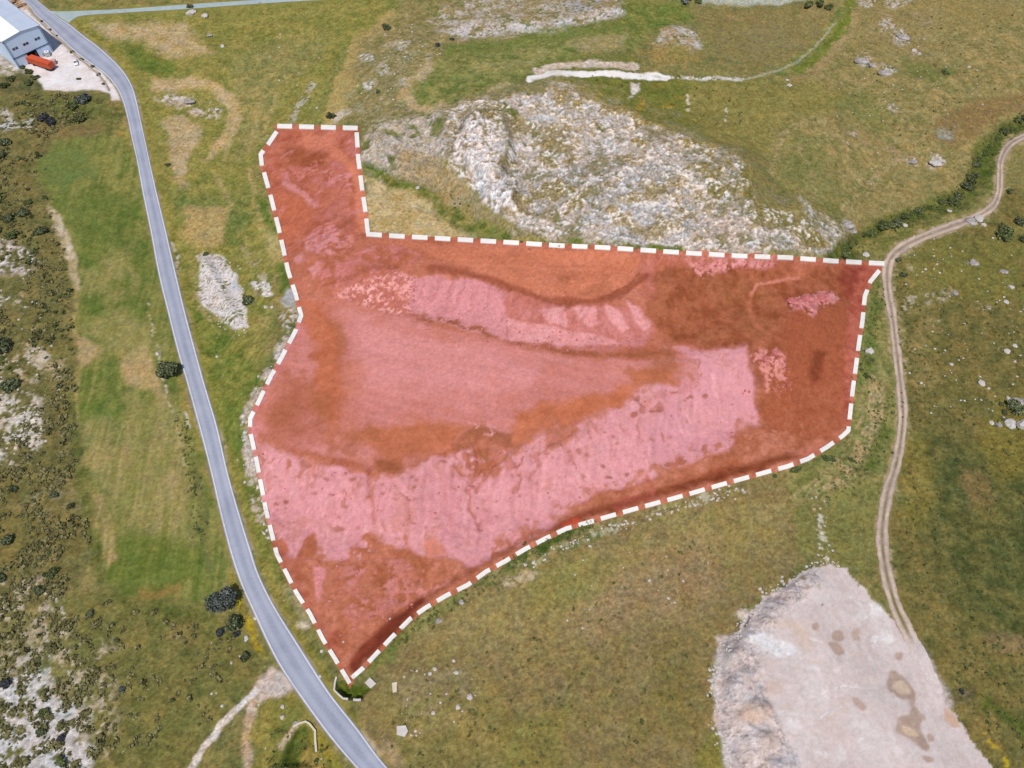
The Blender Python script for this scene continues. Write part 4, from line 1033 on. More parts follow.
def leaf_mat(name, dark, mid, light):
    m, nt, b = new_mat(name)
    ge = N(nt, 'ShaderNodeNewGeometry')
    oi = N(nt, 'ShaderNodeObjectInfo')
    col = ramp_node(nt, ge.outputs['Random Per Island'], [(0.0, dark), (0.55, mid), (1.0, light)])
    hs = N(nt, 'ShaderNodeHueSaturation')
    mr = N(nt, 'ShaderNodeMapRange')
    nt.links.new(oi.outputs['Random'], mr.inputs[0])
    mr.inputs[3].default_value = 0.75
    mr.inputs[4].default_value = 1.3
    nt.links.new(mr.outputs[0], hs.inputs['Value'])
    nt.links.new(col, hs.inputs['Color'])
    nt.links.new(hs.outputs[0], b.inputs['Base Color'])
    b.inputs['Roughness'].default_value = 0.75
    return m


MAT = {}
MAT['ground'] = ground_material()
MAT['leaf_dark'] = leaf_mat('dark_foliage', (.026, .034, .016), (.075, .09, .042), (.18, .19, .095))
MAT['leaf_green'] = leaf_mat('green_foliage', (.03, .042, .013), (.08, .1, .032), (.17, .18, .075))
MAT['leaf_grey'] = leaf_mat('silver_foliage', (.035, .045, .038), (.11, .13, .11), (.24, .26, .23))
MAT['leaf_plum'] = leaf_mat('slate_foliage', (.02, .022, .026), (.05, .053, .06), (.1, .1, .105))
MAT['scrub'] = leaf_mat('olive_scrub', (.06, .06, .022), (.13, .12, .048), (.21, .18, .085))
MAT['tuft'] = leaf_mat('grass_tuft', (.055, .07, .02), (.1, .115, .036), (.17, .165, .065))
MAT['bark'] = noisy_mat('bark', (70, 60, 48), (100, 88, 70), 3)
MAT['stone'] = noisy_mat('pale_limestone', (176, 168, 162), (226, 218, 210), 1.6, bump=.15)
MAT['stone_grey'] = noisy_mat('weathered_limestone', (120, 114, 110), (206, 196, 190), 1.2, bump=.2)
MAT['stone_pink'] = noisy_mat('pink_rock', (170, 84, 80), (226, 146, 142), 1.2, bump=.2)  # plot rock with the overlay's red tint in its colour
MAT['concrete'] = noisy_mat('concrete', (200, 192, 186), (222, 214, 206), .9, bump=.02)
MAT['cream_concrete'] = noisy_mat('cream_concrete', (206, 194, 168), (228, 216, 190), .9, bump=.02)
MAT['strip'] = noisy_mat('overlay_dash_white', (238, 232, 226), (246, 242, 236), .7, rough=.9)
MAT['line'] = noisy_mat('road_paint', (206, 206, 212), (232, 230, 232), .8, rough=.7)


# ------------------------------------------------------------------ object helpers
def tag(o, label=None, cat=None, group=None, kind=None):
    if label:
        o['label'] = label
    if cat:
        o['category'] = cat
    if group:
        o['group'] = group
    if kind:
        o['kind'] = kind
    return o


def link(name, me, mat=None, parent=None, loc=None):
    o = bpy.data.objects.new(name, me)
    COL.objects.link(o)
    if mat is not None and me is not None and len(me.materials) == 0:
        me.materials.append(mat)
    if parent is not None:
        o.parent = parent
    if loc is not None:
        o.location = loc
    return o


def empty(name, loc, rz=0.0):
    o = bpy.data.objects.new(name, None)
    COL.objects.link(o)
    o.location = loc
    o.rotation_euler = (0, 0, rz)
    o.empty_display_size = 0.5
    return o


def mesh_np(name, verts, faces, smooth=True):
    """faces: (n,4) or (n,3) int array"""
    me = bpy.data.meshes.new(name)
    verts = np.asarray(verts, np.float32)
    faces = np.asarray(faces, np.int32)
    n, k = faces.shape
    me.vertices.add(len(verts))
    me.vertices.foreach_set('co', verts.ravel())
    me.loops.add(n * k)
    me.loops.foreach_set('vertex_index', faces.ravel())
    me.polygons.add(n)
    me.polygons.foreach_set('loop_start', np.arange(0, n * k, k, dtype=np.int32))
    me.polygons.foreach_set('use_smooth', np.full(n, smooth, bool))
    me.update(calc_edges=True)
    me.validate()
    return me


def bm_mesh(name, bm, smooth=False):
    me = bpy.data.meshes.new(name)
    bmesh.ops.recalc_face_normals(bm, faces=bm.faces)
    bm.to_mesh(me)
    bm.free()
    if smooth:
        for p in me.polygons:
            p.use_smooth = True
    return me


def box(bm, x0, x1, y0, y1, z0, z1, bevel=0.0):
    vs = [bm.verts.new(p) for p in ((x0, y0, z0), (x1, y0, z0), (x1, y1, z0), (x0, y1, z0), (x0, y0, z1), (x1, y0, z1), (x1, y1, z1), (x0, y1, z1))]
    fs = [bm.faces.new([vs[i] for i in f]) for f in ((3, 2, 1, 0), (4, 5, 6, 7), (0, 1, 5, 4), (1, 2, 6, 5), (2, 3, 7, 6), (3, 0, 4, 7))]
    if bevel:
        es = list({e for f in fs for e in f.edges})
        bmesh.ops.bevel(bm, geom=es, offset=bevel, segments=2, profile=.5, affect='EDGES')


def prism(bm, pts, z0, z1):
    """pts: list of (x, y)"""
    lo = [bm.verts.new((p[0], p[1], z0)) for p in pts]
    hi = [bm.verts.new((p[0], p[1], z1)) for p in pts]
    bm.faces.new(hi)
    bm.faces.new(lo[::-1])
    n = len(pts)
    for i in range(n):
        bm.faces.new((lo[i], lo[(i + 1) % n], hi[(i + 1) % n], hi[i]))


def cyl(bm, r, h, seg, mat4):
    bmesh.ops.create_cone(bm, cap_ends=True, segments=seg, radius1=r, radius2=r, depth=h, matrix=mat4)


# ------------------------------------------------------------------ terrain objects
fu = (U[:-1, :-1] + U[1:, 1:]) * .5
fv = (V[:-1, :-1] + V[1:, 1:]) * .5
core_f = CORE[:-1, :-1] & CORE[1:, 1:]
pid = np.zeros(fu.shape, np.int8)
cu, cv = fu[core_f], fv[core_f]
p = np.zeros(cu.shape, np.int8)
p[sdf(PLOT, cu, cv) > 0] = 1
p[sdf(HEAP, cu, cv) > -1] = 2
pid[core_f] = p
VI = np.arange(NX * NY, dtype=np.int32).reshape(NY, NX)
Q = np.stack([VI[:-1, :-1], VI[:-1, 1:], VI[1:, 1:], VI[1:, :-1]], -1)
CO = np.stack([GX, GY, zz], -1).reshape(-1, 3)
CR = COLR.reshape(-1, 4)
DR = DET.ravel()
for k, nm in enumerate(('ground', 'red_tinted_earth', 'gravel_mound')):
    q = Q[pid == k]
    used, inv = np.unique(q.ravel(), return_inverse=True)
    me = mesh_np(nm, CO[used], inv.reshape(-1, 4))
    ca = me.attributes.new('albedo', 'FLOAT_COLOR', 'POINT')
    ca.data.foreach_set('color', CR[used].ravel())
    da = me.attributes.new('detail', 'FLOAT', 'POINT')
    da.data.foreach_set('value', DR[used])
    o = link(nm, me, MAT['ground'])
    tag(o, kind='structure')
    o['label'] = ('rolling dry grassland with limestone crags and ploughed strips', 'bare earth of the marked plot with a red overlay tint put into its colour, stepped in two terraces',
                  'broad flat mound of pale gravel beside the dirt track')[k]


# ------------------------------------------------------------------ roads
def catmull(P, n=6):
    P = np.array(P, float)
    out = []
    for i in range(len(P) - 1):
        p0, p1, p2, p3 = P[max(i - 1, 0)], P[i], P[i + 1], P[min(i + 2, len(P) - 1)]
        for t in np.linspace(0, 1, n, endpoint=False):
            out.append(0.5 * ((2 * p1) + (p2 - p0) * t + (2 * p0 - 5 * p1 + 4 * p2 - p3) * t * t + (3 * p1 - p0 - 3 * p2 + p3) * t ** 3))
    out.append(P[-1])
    return np.array(out)


def ribbon(name, L, Rr, cols, lift, mat, parent=None, crown=0.0, jitter=0.0):
    """L, Rr: lists of world points; cols fractions across"""
    vs, fs = [], []
    for k, (a, b) in enumerate(zip(L, Rr)):
        for j, c in enumerate(cols):
            w = a.lerp(b, c)
            if jitter and j in (0, len(cols) - 1):
                w = w + (b - a).normalized() * random.uniform(-jitter, jitter)
            z = float(hf(w.x, w.y))
            vs.append((w.x, w.y, z + lift + crown * (1 - (2 * c - 1) ** 2)))
    n = len(cols)
    for k in range(len(L) - 1):
        for j in range(n - 1):
            fs.append((k * n + j, k * n + j + 1, (k + 1) * n + j + 1, (k + 1) * n + j))
    vs = np.array(vs)
    fs = np.array(fs)[:, ::-1]
    me = mesh_np(name, vs, fs)
    if me.polygons[0].normal.z < 0:
        me.flip_normals()
    return link(name, me, mat, parent), vs


def asphalt_mat():
    m, nt, b = new_mat('asphalt')
    tc = N(nt, 'ShaderNodeTexCoord')
    n1 = noise(nt, tc.outputs['Object'], .12, 4, .6)
    n2 = noise(nt, tc.outputs['Object'], 3.0, 4, .7)
    uvn = N(nt, 'ShaderNodeAttribute', attribute_name='across')
    a = N(nt, 'ShaderNodeMath', operation='ADD')
    nt.links.new(n1, a.inputs[0])
    nt.links.new(n2, a.inputs[1])
    w = N(nt, 'ShaderNodeMath', operation='MULTIPLY_ADD')
    nt.links.new(uvn.outputs['Fac'], w.inputs[0])
    w.inputs[1].default_value = 0.45
    nt.links.new(a.outputs[0], w.inputs[2])
    h = N(nt, 'ShaderNodeMath', operation='MULTIPLY')
    nt.links.new(w.outputs[0], h.inputs[0])
    h.inputs[1].default_value = 0.5
    col = ramp_node(nt, h.outputs[0], [(0.32, tuple(seen((132, 136, 152)))), (0.5, tuple(seen((160, 163, 180)))), (0.78, tuple(seen((182, 184, 197))))])
    nt.links.new(col, b.inputs['Base Color'])
    b.inputs['Roughness'].default_value = .85
    return m


MAT['asphalt'] = asphalt_mat()
RD = catmull(ROAD, 5)
RL = [at(r[0], r[1]) for r in RD]
RRt = [at(r[2], r[3]) for r in RD]
cols = [0, .04, .12, .22, .32, .42, .5, .58, .68, .78, .88, .96, 1]
road, rv = ribbon('road', RL, RRt, cols, 0.10, MAT['asphalt'], crown=.06)
tag(road, kind='structure')
road['label'] = 'grey asphalt road with white edge lines winding down the left side'
aw = road.data.attributes.new('across', 'FLOAT', 'POINT')
cval = np.array([math.exp(-((c - .27) / .09) ** 2) + math.exp(-((c - .73) / .09) ** 2) for c in cols], np.float32)
aw.data.foreach_set('value', np.tile(cval, len(RL)))


def off(a, b, d):
    return a + (b - a).normalized() * d


edge_mats = MAT['line']
for (A, B) in ((RL, RRt), (RRt, RL)):
    inner = [off(a, b, .62) for a, b in zip(A, B)]
    outer = [off(a, b, .26) for a, b in zip(A, B)]
    ribbon('edge_line', outer, inner, [0, 1], 0.135, edge_mats, road)
MAT['side_asphalt'] = noisy_mat('weathered_asphalt', (160, 176, 178), (182, 194, 192), .35, rough=.9)
ST_, SB_ = catmull(SIDE_TOP, 6), catmull(SIDE_BOT, 6)
so, _ = ribbon('side_road', [at(*q) for q in ST_], [at(*q) for q in SB_], [0, .2, .4, .6, .8, 1], 0.07, MAT['side_asphalt'])
tag(so, kind='structure')
so['label'] = 'pale side road branching off across the top left'

# dirt track: the ground's own material, its colours across the two ruts
TK = catmull(TRACK, 9)
L_, R_ = [], []
for k in range(len(TK)):
    d = TK[min(k + 1, len(TK) - 1)][:2] - TK[max(k - 1, 0)][:2]
    d = d / (np.linalg.norm(d) + 1e-9)
    # keep the width level on the ground
    nrm = np.array([d[1], -d[0]])
    w = TK[k][2] / 2 * (.97 + .07 * math.sin(k * .37) + .05 * math.sin(k * .91 + 1))
    L_.append(at(TK[k][0] - nrm[0] * w, TK[k][1] - nrm[1] * w * .95))
    R_.append(at(TK[k][0] + nrm[0] * w, TK[k][1] + nrm[1] * w * .95))
tcols = [0, .1, .2, .32, .42, .5, .58, .68, .8, .9, 1]
to, tv = ribbon('dirt_track', L_, R_, tcols, 0.06, MAT['ground'], jitter=.16)
tag(to, kind='structure')
to['label'] = 'pale dirt track with two wheel ruts curving down the right side'
tc_ = np.zeros((len(tv), 4), np.float32)
tx = fbm(tv[:, 0], tv[:, 1], 3, 3, 2)
tx2 = fbm(tv[:, 0], tv[:, 1], 1.2, 2, 4)
for q in range(len(tv)):
    k, j = divmod(q, len(tcols))
    c = tcols[j]
    f = k / len(L_)
    rut = max(math.exp(-((c - .22) / .17) ** 2), math.exp(-((c - .78) / .17) ** 2))
    base = seen((204, 182, 168)) * rut + seen((168, 146, 124)) * (1 - rut)
    mid = seen((140, 120, 96)) if f < .6 else seen((116, 108, 60))
    edge = seen((150, 132, 100))
    strip = math.exp(-((c - .5) / .13) ** 2) * (0.7 if .25 < f < .5 else 1.0 if f >= .5 else .5)
    strip *= float(np.clip(.75 + .5 * tx[q], 0, 1))
    col = base * (1 - strip) + mid * strip
    if j in (0, len(tcols) - 1):
        col = col * .5 + edge * .5
    g_ = float(sstep(.86, .93, f))
    col = col * (1 - g_) + seen((216, 200, 195)) * g_
    col = col * (1 + (.10 * tx[q] + .08 * tx2[q]) * (1 - .7 * g_))
    tc_[q, :3] = col
    tc_[q, 3] = 1
ca = to.data.attributes.new('albedo', 'FLOAT_COLOR', 'POINT')
ca.data.foreach_set('color', tc_.ravel())
da = to.data.attributes.new('detail', 'FLOAT', 'POINT')
da.data.foreach_set('value', np.full(len(tv), .5, np.float32))

# ------------------------------------------------------------------ white dashes of the graphic overlay, added as strips on the ground
SIDE_NAMES = ['from the left along the top edge of the neck', 'from the top along the right edge of the neck', 'from the left along the long upper plot edge',
              'from the track corner along the lower right plot edge', 'from the bottom tip along the left plot edge']
ORD = ['first', 'second', 'third', 'fourth', 'fifth', 'sixth', 'seventh', 'eighth', 'ninth', 'tenth']


def ordinal(n):
    if n <= 10:
        return ORD[n - 1]
    s = 'th' if 10 < n % 100 < 20 else {1: 'st', 2: 'nd', 3: 'rd'}.get(n % 10, 'th')
    return '%d%s' % (n, s)


def walk(path, dash, gap):
    P = np.array(path, float)
    seg = np.linalg.norm(np.diff(P, axis=0), axis=1)
    cum = np.concatenate([[0], np.cumsum(seg)])
    tot = cum[-1]
    per = dash + gap
    n = max(1, round((tot + gap) / per))
    k = (tot + gap) / (n * per)
    dash, gap = dash * k, gap * k

    def pt(s):
        i = min(np.searchsorted(cum, s, side='right') - 1, len(seg) - 1)
        return P[i] + (P[i + 1] - P[i]) * (s - cum[i]) / seg[i]
    for q in range(n):
        a = q * (dash + gap)
        b = a + dash
        ss = sorted({a, b, *np.linspace(a, b, 5), *[c for c in cum if a < c < b]})
        yield [pt(s) for s in ss]


for path, sn in zip(DASH, SIDE_NAMES):
    for q, pts in enumerate(walk(path, 15.6, 7.3)):
        Wp = []
        hw = 2.15
        for k in range(len(pts)):
            d = pts[min(k + 1, len(pts) - 1)] - pts[max(k - 1, 0)]
            d = d / np.linalg.norm(d)
            nr = np.array([d[1], -d[0]]) * hw
            a, b = at(pts[k][0] - nr[0], pts[k][1] - nr[1]), at(pts[k][0] + nr[0], pts[k][1] + nr[1])
            Wp.append((a, b))
        c = sum((a + b for a, b in Wp), Vector()) / (2 * len(Wp))
        bm = bmesh.new()
        rowsv = []
        for a, b in Wp:
            m_ = (a + b) / 2
            m_.z = float(hf(m_.x, m_.y))
            zt = .34
            rowsv.append([bm.verts.new(a - c + Vector((0, 0, zt))), bm.verts.new(m_ - c + Vector((0, 0, zt + .02))), bm.verts.new(b - c + Vector((0, 0, zt))),
                          bm.verts.new(b - c + Vector((0, 0, -.5))), bm.verts.new(a - c + Vector((0, 0, -.5)))])
        for r0, r1 in zip(rowsv[:-1], rowsv[1:]):
            for j in range(5):
                bm.faces.new((r0[j], r0[(j + 1) % 5], r1[(j + 1) % 5], r1[j]))
        bm.faces.new(rowsv[0][::-1])
        bm.faces.new(rowsv[-1])
        o = link('overlay_dash', bm_mesh('overlay_dash', bm), MAT['strip'], loc=c)
        tag(o, 'white overlay dash, %s %s' % (ordinal(q + 1), sn), 'boundary marker', 'white overlay dashes around the red tinted plot')

# ------------------------------------------------------------------ warehouse, truck, car and yard goods
MAT['sheet'] = noisy_mat('blue_grey_cladding', (172, 190, 218), (182, 198, 222), .25, rough=.5, spec=.4, k=1.7)
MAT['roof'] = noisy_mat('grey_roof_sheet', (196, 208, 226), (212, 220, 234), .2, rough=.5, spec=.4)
MAT['roof_glint'] = noisy_mat('sun_glint_roof_sheet', (250, 250, 252), (255, 255, 255), .2, rough=.35, spec=.5, k=1.15)  # lit copy of the roof sheet, sun glint put into its white
MAT['trim'] = noisy_mat('dark_trim', (70, 84, 110), (84, 96, 120), .5)
MAT['glass'] = noisy_mat('dark_glass', (40, 48, 62), (56, 64, 80), 1, rough=.15, spec=.6)
MAT['dark'] = noisy_mat('dark_interior', (46, 30, 34), (60, 40, 40), .5)
MAT['orange'] = noisy_mat('orange_paint', (206, 80, 40), (218, 96, 52), .4, rough=.5, spec=.4)
MAT['rubber'] = noisy_mat('rubber', (30, 32, 40), (44, 46, 54), 2)
MAT['chassis'] = noisy_mat('chassis_steel', (44, 50, 72), (56, 62, 84), 2)
MAT['car_white'] = noisy_mat('white_car_paint', (238, 238, 240), (246, 246, 248), .5, rough=.3, spec=.5)
MAT['wood'] = noisy_mat('pale_timber', (190, 150, 120), (214, 180, 150), 2)
MAT['pinkwrap'] = noisy_mat('faded_wrap', (190, 150, 150), (214, 182, 180), 2)
MAT['white_tank'] = noisy_mat('white_plastic', (228, 230, 236), (240, 242, 246), 2)

bl, br = at(19.3, 64.6), at(53.6, 51.5)
gz = min(bl.z, br.z)
ex = (br - bl)
ex.z = 0
WID = ex.length
ex.normalize()
ey = Vector((-ex.y, ex.x, 0))
# wall height from the upper right corner of the gable wall
best = min((abs(proj(br.x, br.y, gz + h)[1] - 25.5), h) for h in np.arange(4, 18, .1))
WH = best[1]
c1_ = Vector((*ray_at(40.6, 24.5, gz + WH), 0))
c2_ = Vector((*ray_at(13.5, 5.2, gz + WH), 0))
c3_ = Vector((*ray_at(3.1, 40.0, gz + WH), 0))
a1 = math.atan2((c2_ - c1_).y, (c2_ - c1_).x) - math.pi / 2
a2 = math.atan2((c1_ - c3_).y, (c1_ - c3_).x)
rzb = .6 * a1 + .4 * a2
WID = (c1_ - c3_).length
print('WAREHOUSE', WH, WID, math.degrees(a1), math.degrees(a2))
ex = Vector((math.cos(rzb), math.sin(rzb), 0))
bl = Vector((br.x, br.y, 0)) - ex * WID
whs = empty('warehouse', (bl.x, bl.y, gz), rzb)
tag(whs, 'big pale blue metal warehouse with one roof half whitened for sun glint in the top left corner', 'warehouse')
LEN = 62.0
bm = bmesh.new()
ap = WH + .9
t = .25
dx0, dx1, dzh = WID * .36, WID * .63, 4.6      # doorway
# gable wall in pieces round the doorway, other walls, all butted
box(bm, 0, dx0, 0, t, -2, dzh)
box(bm, dx1, WID, 0, t, -2, dzh)
prof = [(0, dzh), (WID, dzh), (WID, WH), (WID / 2, ap), (0, WH)]
f0 = [bm.verts.new((x, 0, z)) for x, z in prof]
f1 = [bm.verts.new((x, t, z)) for x, z in prof]
bm.faces.new(f0)
bm.faces.new(f1[::-1])
for k in range(5):
    bm.faces.new((f0[k], f1[k], f1[(k + 1) % 5], f0[(k + 1) % 5]))
box(bm, 0, t, t, LEN, -2, WH)
box(bm, WID - t, WID, t, LEN, -2, WH)
box(bm, t, WID - t, LEN - t, LEN, -2, WH)
link('wall', bm_mesh('wall', bm), MAT['sheet'], whs)
for k, (xa, xb, m, za, zb) in enumerate([(-.4, WID / 2, 'roof_glint', WH + .02, ap + .05), (WID / 2, WID + .4, 'roof', ap + .05, WH + .02)]):
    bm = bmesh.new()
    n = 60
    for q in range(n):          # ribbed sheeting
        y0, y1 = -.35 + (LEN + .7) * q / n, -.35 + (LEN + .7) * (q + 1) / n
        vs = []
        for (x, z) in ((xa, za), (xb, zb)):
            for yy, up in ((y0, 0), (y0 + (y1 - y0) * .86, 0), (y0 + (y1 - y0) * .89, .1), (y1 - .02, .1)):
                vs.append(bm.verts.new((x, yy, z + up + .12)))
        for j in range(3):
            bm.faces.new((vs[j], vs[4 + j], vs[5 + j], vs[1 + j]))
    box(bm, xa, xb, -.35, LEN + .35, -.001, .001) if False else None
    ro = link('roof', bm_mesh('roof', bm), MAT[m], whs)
    if k == 0:
        ro['label'] = 'roof half with sun glint put into its colour'
    bm = bmesh.new()
    vs = [bm.verts.new((xa, yy, za + .02)) for yy in (-.35, LEN + .35)] + [bm.verts.new((xb, yy, zb + .02)) for yy in (LEN + .35, -.35)]
    vt = [bm.verts.new(vv.co + Vector((0, 0, .08))) for vv in vs]
    bm.faces.new(vs)
    bm.faces.new(vt)
    for q in range(4):
        bm.faces.new((vs[q], vs[(q + 1) % 4], vt[(q + 1) % 4], vt[q]))
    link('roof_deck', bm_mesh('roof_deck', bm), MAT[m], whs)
for wx in (.19, .48, .80):
    bm = bmesh.new()
    for s in (-1.25, .1):
        box(bm, WID * wx + s, WID * wx + s + 1.15, -.06, -.003, WH * .60, WH * .60 + 1.0)
    link('window', bm_mesh('window', bm), MAT['glass'], whs)
for gx in (-.62, WID + .42):
    bm = bmesh.new()
    box(bm, gx, gx + .2, -.3, LEN + .3, WH - .16, WH + .06)
    link('gutter', bm_mesh('gutter', bm), MAT['trim'], whs)
for gx in (.35, WID - .5):
    bm = bmesh.new()
    box(bm, gx, gx + .14, -.32, -.17, -.5, WH - .05)
    link('downpipe', bm_mesh('downpipe', bm), MAT['trim'], whs)
bm = bmesh.new()
box(bm, .05, WID - .05, -.16, -.003, dzh + .05, dzh + .38)
link('canopy_trim', bm_mesh('canopy_trim', bm), MAT['trim'], whs)
bm = bmesh.new()
box(bm, dx0 + .02, dx1 - .02, 3.0, 3.2, 0, dzh - .02)
link('doorway', bm_mesh('doorway', bm), MAT['dark'], whs)


def wheel_mesh(r, w):
    bm = bmesh.new()
    rot = Matrix.Rotation(R(90), 4, 'X')
    cyl(bm, r, w, 20, rot)
    return bm_mesh('wheel', bm)


def rim_mesh(r, w):
    bm = bmesh.new()
    cyl(bm, r * .55, w + .04, 14, Matrix.Rotation(R(90), 4, 'X'))
    return bm_mesh('rim', bm)


# articulated lorry: origin at the rear end on the ground, front towards +x
ta, tb = at(54.5, 70.5), at(27.5, 61.5)
d = tb - ta
trl = empty('truck', (ta.x, ta.y, (ta.z + tb.z) / 2), math.atan2(d.y, d.x))
tag(trl, 'long orange box lorry parked before the warehouse doorway', 'truck')
TL = min(d.length, 16)
bm = bmesh.new()
box(bm, 0, TL - 3.2, -1.45, 1.45, 1.15, 4.0, .06)
bd = link('cargo_box', bm_mesh('cargo_box', bm), MAT['orange'], trl)
for s in (-1, 1):
    bm = bmesh.new()
    box(bm, .45, TL - 3.5, 1.452 if s > 0 else -1.48, 1.48 if s > 0 else -1.452, 1.18, 1.298)
    for q in range(12):
        x = .5 + q * (TL - 4.2) / 11
        box(bm, x, x + .12, s * 1.452 if s > 0 else -1.50, 1.50 if s > 0 else -1.452, 1.298, 3.85)
    link('side_rib', bm_mesh('side_rib', bm), MAT['orange'], bd)
bm = bmesh.new()
for s in (-1, 1):
    box(bm, -.06, -.004, s * .72 - .66, s * .72 + .66, 1.25, 3.9)
link('rear_door', bm_mesh('rear_door', bm), MAT['orange'], bd)
bm = bmesh.new()
box(bm, .1, TL - .4, -.9, .9, .75, 1.12)
link('chassis', bm_mesh('chassis', bm), MAT['chassis'], trl)
bm = bmesh.new()
prism(bm, [(0, 0), (2.3, 0), (2.5, 1.2), (2.2, 2.4), (.3, 2.6), (0, 2.4)], -1.2, 1.2)
bmesh.ops.rotate(bm, verts=bm.verts, cent=(0, 0, 0), matrix=Matrix.Rotation(R(90), 3, 'X'))
bmesh.ops.translate(bm, verts=bm.verts, vec=(TL - 2.9, 0, .85))
cb = link('cab', bm_mesh('cab', bm), MAT['orange'], trl)
bm = bmesh.new()
box(bm, TL - .55, TL - .44, -1.0, 1.0, 2.1, 2.9)
link('windscreen', bm_mesh('windscreen', bm), MAT['glass'], cb)
wm, rm = wheel_mesh(.52, .4), rim_mesh(.52, .4)
for x in (1.4, 2.6, 3.8, TL - 4.6, TL - 1.3):
    for s in (-1.15, 1.15):
        w_ = link('wheel', wm, MAT['rubber'], trl, (x, s, .52))
        link('rim', rm, MAT['chassis'], w_)

# white car
ca_, cb_ = at(75.0, 60.2), at(77.6, 67.3)
d = cb_ - ca_
car = empty('parked_car', ((ca_.x + cb_.x) / 2, (ca_.y + cb_.y) / 2, min(ca_.z, cb_.z) + .02), math.atan2(d.y, d.x))
tag(car, 'small white car parked alone in the middle of the gravel yard', 'car')
bm = bmesh.new()
side = [(-2.15, .35), (2.1, .35), (2.2, .75), (1.95, .98), (1.05, 1.08), (.35, 1.5), (-1.35, 1.52), (-2.05, 1.15), (-2.2, .8)]
for j, (w_, ins) in enumerate(((-.9, 0), (.9, 0))):
    pass
secs = []
for yv in (-.9, -.82, .82, .9):
    sh = .93 if abs(yv) > .85 else 1.0
    secs.append([bm.verts.new((x * sh, yv * (.84 if z > 1.2 else 1.0), z)) for x, z in side])
for a, b in zip(secs[:-1], secs[1:]):
    for q in range(len(side)):
        bm.faces.new((a[q], a[(q + 1) % len(side)], b[(q + 1) % len(side)], b[q]))
bm.faces.new(secs[0])
bm.faces.new(secs[-1][::-1])
body = link('body', bm_mesh('body', bm), MAT['car_white'], car)


def slanted(p0, p1, y0, y1, lift):
    bm = bmesh.new()
    dv = Vector((p1[0] - p0[0], 0, p1[1] - p0[1])).normalized()
    nv = Vector((-dv.z, 0, dv.x))
    if nv.z < 0:
        nv = -nv
    vs = [Vector((p0[0], y0, p0[1])), Vector((p0[0], y1, p0[1])), Vector((p1[0], y1 * .9, p1[1])), Vector((p1[0], y0 * .9, p1[1]))]
    lo = [bm.verts.new(q + nv * .003) for q in vs]
    hi = [bm.verts.new(q + nv * lift) for q in vs]
    bm.faces.new(lo)
    bm.faces.new(hi)
    for q in range(4):
        bm.faces.new((lo[q], lo[(q + 1) % 4], hi[(q + 1) % 4], hi[q]))
    return bm_mesh('windscreen', bm)


link('windscreen', slanted((1.0, 1.11), (.40, 1.47), -.72, .72, .02), MAT['glass'], car)
link('rear_window', slanted((-1.42, 1.48), (-1.98, 1.19), -.68, .68, .02), MAT['glass'], car)
for s in (-1, 1):
    bm = bmesh.new()
    box(bm, -1.3, .5, s * .9 - .012 if s > 0 else -.90, s * .9 + .0 if s > 0 else -.888, 1.02, 1.18)
    bmesh.ops.translate(bm, verts=bm.verts, vec=(0, s * .015, 0))
    link('side_window', bm_mesh('side_window', bm), MAT['glass'], car)
wm, rm = wheel_mesh(.32, .2), rim_mesh(.32, .2)
for x in (-1.35, 1.35):
    for s in (-.82, .82):
        w_ = link('wheel', wm, MAT['rubber'], car, (x, s, .32))
        link('rim', rm, MAT['white_tank'], w_)


def pallet_stack(px, py, lw, h, label, mat, rz=.4):
    o = empty('pallet_stack', at(px, py), rz)
    tag(o, label, 'pallet stack')
    bm = bmesh.new()
    for lv in range(3):
        for q in range(6):
            box(bm, -lw / 2 + q * lw / 6, -lw / 2 + (q + .8) * lw / 6, -lw / 2, lw / 2, .12 + lv * .16, .15 + lv * .16)
        for q in (-1, 0, 1):
            box(bm, -lw / 2, lw / 2, q * lw * .42 - .06, q * lw * .42 + .06, .003 + lv * .16, .118 + lv * .16)
    link('pallet', bm_mesh('pallet', bm), MAT['wood'], o)
    bm = bmesh.new()
    for (a, b) in ((0, .5), (.52, 1)):
        box(bm, -lw * .46, lw * .44, -lw * .45, lw * .43, .5 + a * h, .5 + b * h, .05)
    link('load', bm_mesh('load', bm), mat, o)
    return o


pallet_stack(54.6, 63.5, 2.4, 1.3, 'pinkish pallet load standing right of the orange lorry', MAT['pinkwrap'], .3)
pallet_stack(38.5, 54.5, 2.2, 1.4, 'pink wrapped pallet load just right of the warehouse doorway', MAT['pinkwrap'], .5)
pallet_stack(42.5, 55.5, 2.4, 1.2, 'brown pallet load between the pink load and the white tank', MAT['wood'], .2)
o = empty('water_tank', at(48.6, 55.5), .3)
tag(o, 'white plastic tank in a cage by the warehouse front', 'tank')
bm = bmesh.new()
box(bm, -1.1, 1.1, -1.0, 1.0, .15, 2.1, .15)
link('tank', bm_mesh('tank', bm), MAT['white_tank'], o)
bm = bmesh.new()
for x in (-1.15, -.4, .4, 1.15):
    for y in (-1.06, 1.06):
        box(bm, x - .03, x + .03, y - .03, y + .03, 0, 2.1)
for z in (.12, 1.1, 2.0):
    for y in (-1.11, 1.09):
        box(bm, -1.2, 1.2, y, y + .02, z, z + .06)
    for x in (-1.22, 1.2):
        box(bm, x, x + .02, -1.11, 1.11, z, z + .06)
link('cage', bm_mesh('cage', bm), MAT['chassis'], o)
bm = bmesh.new()
cyl(bm, .3, .1, 12, Matrix.Translation((0, 0, 2.15)))
link('lid', bm_mesh('lid', bm), MAT['trim'], o)
